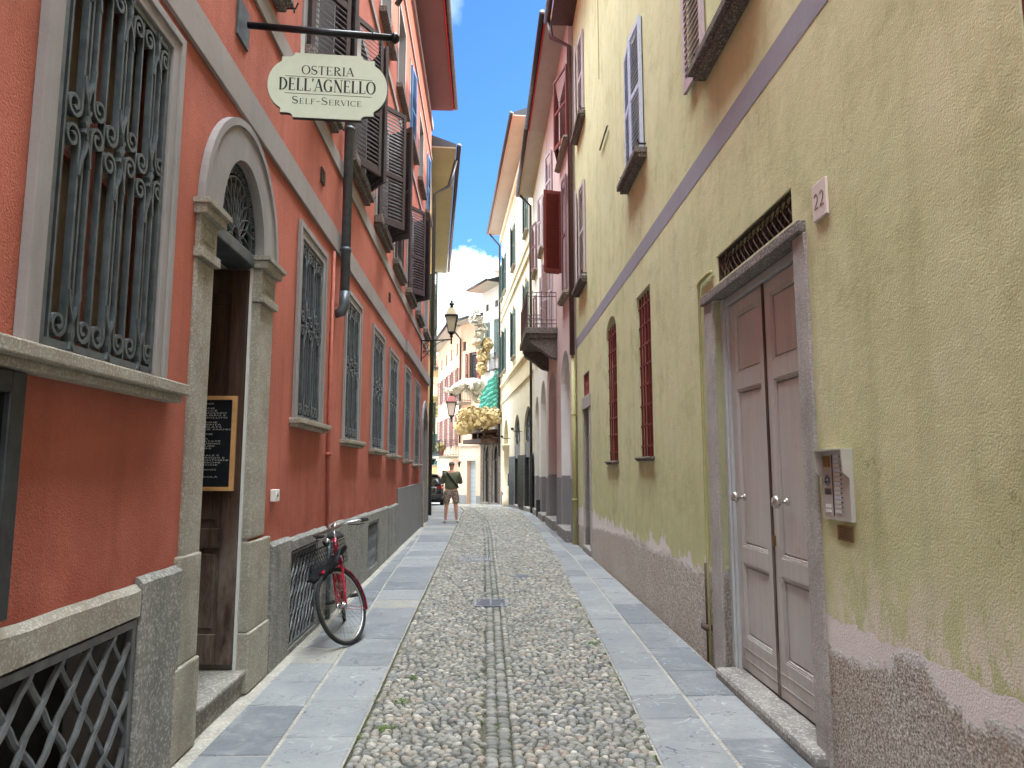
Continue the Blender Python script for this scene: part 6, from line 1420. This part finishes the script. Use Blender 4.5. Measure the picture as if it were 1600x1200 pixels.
# ------------------------------------------------------------------ bicycle leaning by the wall
def bicycle():
    rear = Vector((-1.565, 7.68, 0)); f = Vector((.235, -1.05, 0)).normalized(); l = Vector((-f.y, f.x, 0))
    lean = R(8); lz = Matrix.Rotation(lean, 3, f)
    def W(x, y, z):
        v = f * x + l * y + Vector((0, 0, z)); return rear + lz @ v
    hd, hb = Vector((.80, 0, .93)), Vector((1.045, 0, .34)); ax = (hb - hd).normalized(); S = Matrix.Rotation(R(36), 3, ax)
    def St(x, y, z):
        v = S @ (Vector((x, y, z)) - hd) + hd; return W(*v)
    t = thing('bicycle', rear, 'red city bicycle with black wire basket leaning by the red house wall', 'bicycle')
    r_ = .335
    def wheel(T, cx, name):
        o = MB(); o.tube([T(cx + r_ * math.cos(a), 0, .34 + r_ * math.sin(a)) for a in np.linspace(0, 2 * math.pi, 49)[:-1]], .019, 10, closed=True); w_ = o.build(name, 'rubber', t, True)
        o = MB(); o.tube([T(cx + (r_ - .022) * math.cos(a), 0, .34 + (r_ - .022) * math.sin(a)) for a in np.linspace(0, 2 * math.pi, 49)[:-1]], .011, 8, closed=True); o.build('rim', 'chrome', w_, True)
        o = MB()
        for k in range(32):
            a = 2 * math.pi * k / 32; b = a + (.5 if k % 2 else -.5); sy = .03 if k % 4 < 2 else -.03
            o.tube([T(cx + .022 * math.cos(b), sy, .34 + .022 * math.sin(b)), T(cx + (r_ - .03) * math.cos(a), 0, .34 + (r_ - .03) * math.sin(a))], .0014, 4, cap=False)
        o.build('spokes', 'chrome', w_)
        o = MB(); o.tube([T(cx, -.05, .34), T(cx, .05, .34)], .014, 10); o.tube([T(cx, -.032, .34), T(cx, -.026, .34)], .026, 12); o.tube([T(cx, .026, .34), T(cx, .032, .34)], .026, 12); o.build('hub', 'chrome', w_, True)
    wheel(W, 0, 'rear_wheel'); wheel(St, 1.05, 'front_wheel')
    def guard(T, cx, a0, a1, name):
        o = MB(); rows = []
        for a in np.linspace(R(a0), R(a1), 20):
            for y, rr in ((-.03, r_ + .024), (-.02, r_ + .036), (0, r_ + .041), (.02, r_ + .036), (.03, r_ + .024)): rows.append(T(cx + rr * math.cos(a), y, .34 + rr * math.sin(a)))
        o.add(rows, [(i * 5 + j, i * 5 + j + 1, i * 5 + j + 6, i * 5 + j + 5) for i in range(19) for j in range(4)]); g = o.build(name, 'bike_red', t, True)
        g.modifiers.new('s', 'SOLIDIFY').thickness = .002
        o = MB(); e = R(a1 if cx > .5 else a1); 
        for y in (-.035, .035): o.tube([T(cx, y * 1.2, .34), T(cx + (r_ + .025) * math.cos(e), y * .8, .34 + (r_ + .025) * math.sin(e))], .0028, 6)
        o.build('mudguard_stay', 'bike_red', g)
    guard(St, 1.05, 70, 205, 'front_mudguard'); guard(W, 0, 20, 195, 'rear_mudguard')
    m = MB(); bb = (.44, 0, .29); ht, hl = (.80, 0, .93), (.865, 0, .77); sc_ = (.30, 0, .74)
    m.tube([W(*hl), W(.72, 0, .52), W(*bb)], .019, 10); m.tube([W(.83, 0, .86), W(.62, 0, .60), W(.385, 0, .46)], .016, 10)
    m.tube([W(*bb), W(*sc_)], .016, 10); m.tube([W(*ht), W(*hl)], .021, 10)
    for y in (-.05, .05): m.tube([W(bb[0], y * .6, bb[2]), W(0, y, .34)], .009, 8); m.tube([W(.32, y * .3, .68), W(0, y, .34)], .007, 8)
    m.tube([W(.44, -.04, .29), W(.44, .04, .29)], .026, 12); m.build('frame', 'bike_red', t, True)
    m = MB()
    for y in (-.052, .052): m.tube([St(.865, y * .7, .77), St(.90, y, .70), St(1.0, y, .46), St(1.05, y, .34)], [.013, .013, .011, .009], 8)
    m.tube([St(.865, -.05, .775), St(.865, .05, .775)], .014, 8); m.build('fork', 'bike_red', t, True)
    m = MB(); m.tube([St(.80, 0, .92), St(.77, 0, 1.0)], .014, 8); m.tube([St(.77, 0, 1.0), St(.83, 0, 1.02)], .013, 8)
    m.tube([St(.58, -.27, .985), St(.70, -.27, 1.0), St(.82, -.2, 1.03), St(.845, -.06, 1.02), St(.83, 0, 1.02), St(.845, .06, 1.02), St(.82, .2, 1.03), St(.70, .27, 1.0), St(.58, .27, .985)], .011, 8)
    hb_ = m.build('handlebar', 'chrome', t, True)
    for y in (-.27, .27): MB().tube([St(.58, y, .985), St(.69, y, 1.0)], .017, 10).build('grip', 'rubber', hb_, True)
    for y in (-.24, .24): MB().tube([St(.80, y * .8, 1.01), St(.72, y * 1.06, .97), St(.64, y * 1.08, .96)], .005, 6).build('brake_lever', 'black', hb_)
    m = MB(); m.tube([St(.80, .05, 1.03), St(.82, .05, 1.05)], .026, 12); m.build('bell', 'chrome', hb_, True)
    m = MB(); a_, b_ = St(.90, 0, .93), St(.95, 0, .93); m.tube([a_, St(.93, 0, .93), b_], [.02, .034, .038], 14); m.build('headlamp', 'chrome', t, True)
    m = MB(); x0, x1, yw, z0, z1 = .90, 1.16, .17, .70, .90
    def ringp(z, k): return [(x0 + .02 * (1 - k), -yw * (.8 + .2 * k), z), (x1 - .03 * (1 - k), -yw * (.8 + .2 * k), z), (x1 - .03 * (1 - k), yw * (.8 + .2 * k), z), (x0 + .02 * (1 - k), yw * (.8 + .2 * k), z)]
    for k in np.linspace(0, 1, 6):
        rp = [Vector(p) for p in ringp(z0 + (z1 - z0) * k, k)]; m.tube([St(*p) for p in rp], .004 if k == 1 else .002, 6, closed=True)
    bot, top = [Vector(p) for p in ringp(z0, 0)], [Vector(p) for p in ringp(z1, 1)]
    for s in range(4):
        for i in range(12): q = i / 12; m.tube([St(*bot[s].lerp(bot[(s + 1) % 4], q)), St(*top[s].lerp(top[(s + 1) % 4], q))], .0018, 4, cap=False)
    for i in range(10): q = (i + .5) / 10; m.tube([St(*bot[0].lerp(bot[1], q)), St(*bot[3].lerp(bot[2], q))], .0018, 4, cap=False)
    m.tube([St(x0, .0, .86), St(.84, 0, .88)], .006, 6); m.build('basket', 'black', t)
    m = MB(); sd_ = [(-.13, .0), (-.12, .06), (-.08, .085), (-.02, .07), (.04, .035), (.12, .018), (.14, 0)]
    vs = []; 
    for x, y in sd_:
        for yy, dz in ((-y, -.03), (-y * .8, .0), (0, .012), (y * .8, 0), (y, -.03)): vs.append(W(.24 + x, yy, .90 + dz + (.02 if x < -.1 else 0)))
    m.add(vs, [(i * 5 + j, i * 5 + j + 1, i * 5 + j + 6, i * 5 + j + 5) for i in range(6) for j in range(4)]); m.tube([W(.30, 0, .72), W(.25, 0, .88)], .012, 8); s_ = m.build('saddle', 'rubber', t, True); s_.modifiers.new('s', 'SOLIDIFY').thickness = .012
    m = MB()
    for y in (-.06, .06): m.tube([W(.2, y, .70), W(-.25, y, .72)], .005, 6); m.tube([W(-.05, y, .71), W(0, y * .9, .34)], .004, 6)
    for x in (.1, -.05, -.2): m.tube([W(x, -.06, .71), W(x, .06, .71)], .004, 6)
    m.build('rear_rack', 'black', t)
    for sgn, ang in ((1, 15), (-1, 195)):
        dx, dz = .165 * math.cos(R(ang)), .165 * math.sin(R(ang)); m = MB(); m.tube([W(.44, .055 * sgn, .29), W(.44 + dx, .075 * sgn, .29 + dz)], .009, 8); cr = m.build('crank', 'chrome', t, True)
        m = MB(); c_ = (.44 + dx, .12 * sgn, .29 + dz)
        for a, b in ((-.045, -.03), (.03, .045)): 
            p = [W(c_[0] + a, c_[1] - .045, c_[2] - .01), W(c_[0] + b, c_[1] - .045, c_[2] - .01), W(c_[0] + b, c_[1] + .045, c_[2] - .01), W(c_[0] + a, c_[1] + .045, c_[2] - .01)]
            m.hexa(p + [q + Vector((0, 0, .022)) for q in p])
        m.tube([W(c_[0], c_[1] - .05, c_[2]), W(c_[0], c_[1] + .05, c_[2])], .01, 6); m.build('pedal', 'rubber', cr)
    m = MB(); m.tube([W(.44, .035, .29), W(.44, .045, .29)], .095, 24); m.build('chainring', 'black', t)
    m = MB(); m.tube([W(.44 - .02, .04, .385), W(0, .04, .385)], .005, 6); m.tube([W(.44 - .02, .04, .195), W(0, .04, .3)], .005, 6); m.build('chain', 'black', t)
    # folded rain cover lying in the basket and drooping over its lip
    m = MB(); vs = []; k, q = 16, 9
    for i in range(k + 1):
        for j in range(q + 1):
            y = -.16 + .36 * i / k; x = .96 + .24 * j / q; dr = -.10 * max(0, j / q - .45) * 2; sag = -.05 * math.sin(math.pi * i / k)
            z = .84 + dr + sag - .07 * (1 - i / k) + .018 * noise.noise(Vector((y * 22, x * 22, 3))) + .012 * math.sin(y * 60 + x * 40); vs.append(St(x, y, z))
    m.add(vs, [(i * (q + 1) + j, i * (q + 1) + j + 1, (i + 1) * (q + 1) + j + 1, (i + 1) * (q + 1) + j) for i in range(k) for j in range(q)])
    o = m.build('rain_cover', 'cloth_black', smooth=True, loc=St(1.0, 0, .85)); o.modifiers.new('s', 'SOLIDIFY').thickness = .02; tag(o, 'crumpled black cloth cover lying in the bicycle basket', 'cover')
bicycle()

# ------------------------------------------------------------------ the man with his back to us
def skin_obj(name, pts, edges, radii, mat, parent, levels=2):
    o0 = parent_world(parent); me = bpy.data.meshes.new(name); me.from_pydata([(Vector(p) - o0)[:] for p in pts], edges, []); me.update()
    bm = bmesh.new(); bm.from_mesh(me); ly = bm.verts.layers.skin.verify(); bm.verts.ensure_lookup_table()
    for v, r_ in zip(bm.verts, radii): v[ly].radius = r_ if isinstance(r_, tuple) else (r_, r_); v[ly].use_root = (v.index == 0)
    bm.to_mesh(me); bm.free(); ob = bpy.data.objects.new(name, me); C.objects.link(ob); ob.parent = parent
    a = ob.modifiers.new('skin', 'SKIN'); a.use_smooth_shade = True; b = ob.modifiers.new('sub', 'SUBSURF'); b.levels = levels; b.render_levels = levels
    me.materials.append(M[mat]); return ob
def person():
    bx_, by = -1.215, 20.75; t = thing('person', (bx_, by, 0), 'man seen from behind in olive shirt and patterned shorts with a dark cross-body strap', 'person')
    P = lambda x, y, z: (bx_ + x, by + y, z)
    pts, ed, ra = [], [], []
    def chain(start, items):
        prev = start
        for p, r_ in items:
            pts.append(P(*p)); ra.append(r_)
            if prev is not None: ed.append((prev, len(pts) - 1))
            prev = len(pts) - 1
        return prev
    pel = chain(None, [((0, 0, .95), .14)])
    ch = chain(pel, [((0, .0, 1.12), .13), ((0, .01, 1.30), .15), ((0, 0, 1.42), .12)])
    nk = chain(ch, [((0, .0, 1.50), .06), ((0, .012, 1.56), .058), ((0, .02, 1.64), .088), ((0, .02, 1.71), .092), ((0, .01, 1.76), .055)])
    for s in (-1, 1):
        chain(pel, [((s * .10, 0, .86), .105), ((s * .13, .01, .50), .062), ((s * .145, -.02, .34), .058), ((s * .16, -.01, .10), .036), ((s * .165, .0, .05), .038), ((s * .19, .13, .03), .035)])
    hands = []
    for s, el_, hnd in ((-1, (-.26, .06, 1.13), (-.22, .32, 1.30)), (1, (.255, .06, 1.13), (.14, .32, 1.26))):
        sh = chain(ch, [((s * .19, 0, 1.41), .065)]); e = chain(sh, [(el_, .045)]); w_ = chain(e, [(tuple(el_[i] * .15 + hnd[i] * .85 for i in range(3)), .03), (hnd, .034)])
        for q in range(4): chain(w_, [((hnd[0] - s * .005 * q, hnd[1] + .05, hnd[2] + .02 - .016 * q), .009), ((hnd[0] - s * .03, hnd[1] + .075, hnd[2] + .03 - .016 * q), .008)])
        chain(w_, [((hnd[0] - s * .03, hnd[1] + .02, hnd[2] + .035), .01)])
    skin_obj('body', pts, ed, ra, 'skin', t)
    # shirt
    sp = [(0, 0, .90), (0, 0, 1.08), (0, .01, 1.26), (0, 0, 1.41), (0, .005, 1.50), (-.19, 0, 1.40), (-.265, .05, 1.17), (-.26, .11, 1.14), (.19, 0, 1.40), (.26, .05, 1.17), (.255, .11, 1.14)]
    skin_obj('shirt', [P(*p) for p in sp], [(0, 1), (1, 2), (2, 3), (3, 4), (3, 5), (5, 6), (6, 7), (3, 8), (8, 9), (9, 10)], [(.21, .16), (.21, .155), (.22, .16), (.19, .14), (.10, .095), .095, .082, .07, .095, .082, .07], 'shirt', t)
    skin_obj('shorts', [P(*p) for p in [(0, 0, 1.0), (0, 0, .90), (-.115, .0, .80), (-.15, .01, .52), (.115, 0, .80), (.15, .01, .52)]], [(0, 1), (1, 2), (2, 3), (1, 4), (4, 5)], [(.18, .14), (.18, .145), .125, .105, .125, .105], 'camo', t)
    for s in (-1, 1):
        skin_obj('shoe', [P(s * .165, -.05, .045), P(s * .17, .04, .055), P(s * .19, .15, .035), P(s * .2, .2, .03)], [(0, 1), (1, 2), (2, 3)], [.04, .052, .046, .03], 'shoe', t)
    skin_obj('hair', [P(0, .0, 1.63), P(0, .005, 1.71), P(0, .005, 1.765)], [(0, 1), (1, 2)], [.088, .099, .06], 'hair', t)
    m = MB(); pt = [(-.16, -.03, 1.47), (-.11, -.13, 1.42), (.0, -.165, 1.27), (.12, -.165, 1.12), (.2, -.1, 1.02), (.21, .05, 1.0)]
    vs = []
    for p in pt: vs += [P(p[0] - .018, p[1] - .012, p[2] - .02), P(p[0] + .018, p[1] - .012, p[2] + .02)]
    m.add(vs, [(2 * i, 2 * i + 1, 2 * i + 3, 2 * i + 2) for i in range(5)]); o = m.build('shoulder_strap', 'strap', t); o.modifiers.new('s', 'SOLIDIFY').thickness = .012
    ph = MB(); ph.box(bx_ - .30, bx_ - .18, by + .37, by + .39, 1.30, 1.50); tag(ph.build('tablet', 'slate', loc=P(-.2, .38, 1.4), bevel=.004), 'small dark tablet held up by the man in the olive shirt', 'tablet')
person()

# ------------------------------------------------------------------ black car parked round the corner
def car():
    cx, y0, g = -3.56, 37.2, gz(38.5) ; t = thing('parked_car', (cx, y0 + 2.2, g), 'black sport utility car seen from the rear, parked past the ochre house', 'car')
    def sec(y, w_, zb, zt, k=14, p=4.5, top=.0):
        r_ = []
        for i in range(k * 2):
            a = 2 * math.pi * i / (k * 2); c_, s_ = math.cos(a), math.sin(a); x = math.copysign(abs(c_) ** (2 / p), c_) * w_; z = math.copysign(abs(s_) ** (2 / p), s_)
            zz = (zb + zt) / 2 + z * (zt - zb) / 2; x *= 1 - top * max(0, z); r_.append((cx + x, y, g + zz))
        return r_
    def loft(secs, name, mat, par):
        m = MB(); n = len(secs[0]); m.add([p for s in secs for p in s], [tuple(range(n))[::-1], tuple((len(secs) - 1) * n + i for i in range(n))] + [(i * n + j, i * n + (j + 1) % n, (i + 1) * n + (j + 1) % n, (i + 1) * n + j) for i in range(len(secs) - 1) for j in range(n)])
        return m.build(name, mat, par, True)
    loft([sec(y0 + .0, .84, .42, .98), sec(y0 + .06, .92, .32, 1.02), sec(y0 + .5, .95, .25, 1.04), sec(y0 + 3.2, .95, .25, 1.02), sec(y0 + 4.2, .9, .28, .92), sec(y0 + 4.45, .78, .35, .8)], 'body', 'car', t)
    loft([sec(y0 + .12, .84, .95, 1.2, top=.05), sec(y0 + .35, .82, .95, 1.62, top=.16), sec(y0 + .7, .82, .95, 1.68, top=.18), sec(y0 + 2.2, .82, .95, 1.68, top=.18), sec(y0 + 3.2, .8, .95, 1.06, top=.02)], 'cabin', 'car', t)
    m = MB(); m.hexa([(cx - .68, y0 + .105, g + 1.07), (cx + .68, y0 + .105, g + 1.07), (cx + .68, y0 + .2, g + 1.07), (cx - .68, y0 + .2, g + 1.07), (cx - .6, y0 + .29, g + 1.52), (cx + .6, y0 + .29, g + 1.52), (cx + .6, y0 + .4, g + 1.52), (cx - .6, y0 + .4, g + 1.52)]); m.build('rear_window', 'carglass', t, bevel=.02)
    m = MB(); m.box(cx - .66, cx + .66, y0 + .2, y0 + .38, g + 1.60, g + 1.645); m.build('spoiler', 'car', t, bevel=.01)
    MB().box(cx - .26, cx + .26, y0 - .03, y0 - .005, g + .82, g + .93).build('number_plate', 'plate', t, bevel=.003)
    for s in (-1, 1):
        MB().box(cx + s * .74 - .14, cx + s * .74 + .14, y0 - .005, y0 + .12, g + .9, g + 1.04).build('tail_light', 'lamp_red', t, bevel=.01)
        MB().box(cx + s * 1.02 - .09, cx + s * 1.02 + .09, y0 + 2.9, y0 + 3.0, g + 1.02, g + 1.16).build('wing_mirror', 'car', t, bevel=.02)
        for yy in (.85, 3.55):
            w_ = MB().lathe([(.0, -.1), (.31, -.1), (.36, -.07), (.36, .07), (.31, .1), (.0, .1)], (cx + s * .84, y0 + yy, g + .36), 28, 'x').build('wheel', 'rubber', t, True); MB().lathe([(.22, 0), (.2, s * .02), (.03, s * .015), (0, s * .03)], (cx + s * .94, y0 + yy, g + .36), 10, 'x').build('rim', 'steel_dull', w_)
    MB().box(cx - .85, cx + .85, y0 - .05, y0 + .1, g + .42, g + .62).build('rear_bumper', 'rubber', t, bevel=.03)
    MB().box(cx - .78, cx + .78, y0 + .3, y0 + 4.0, g + .18, g + .34).build('underbody', 'rubber', t)
car()
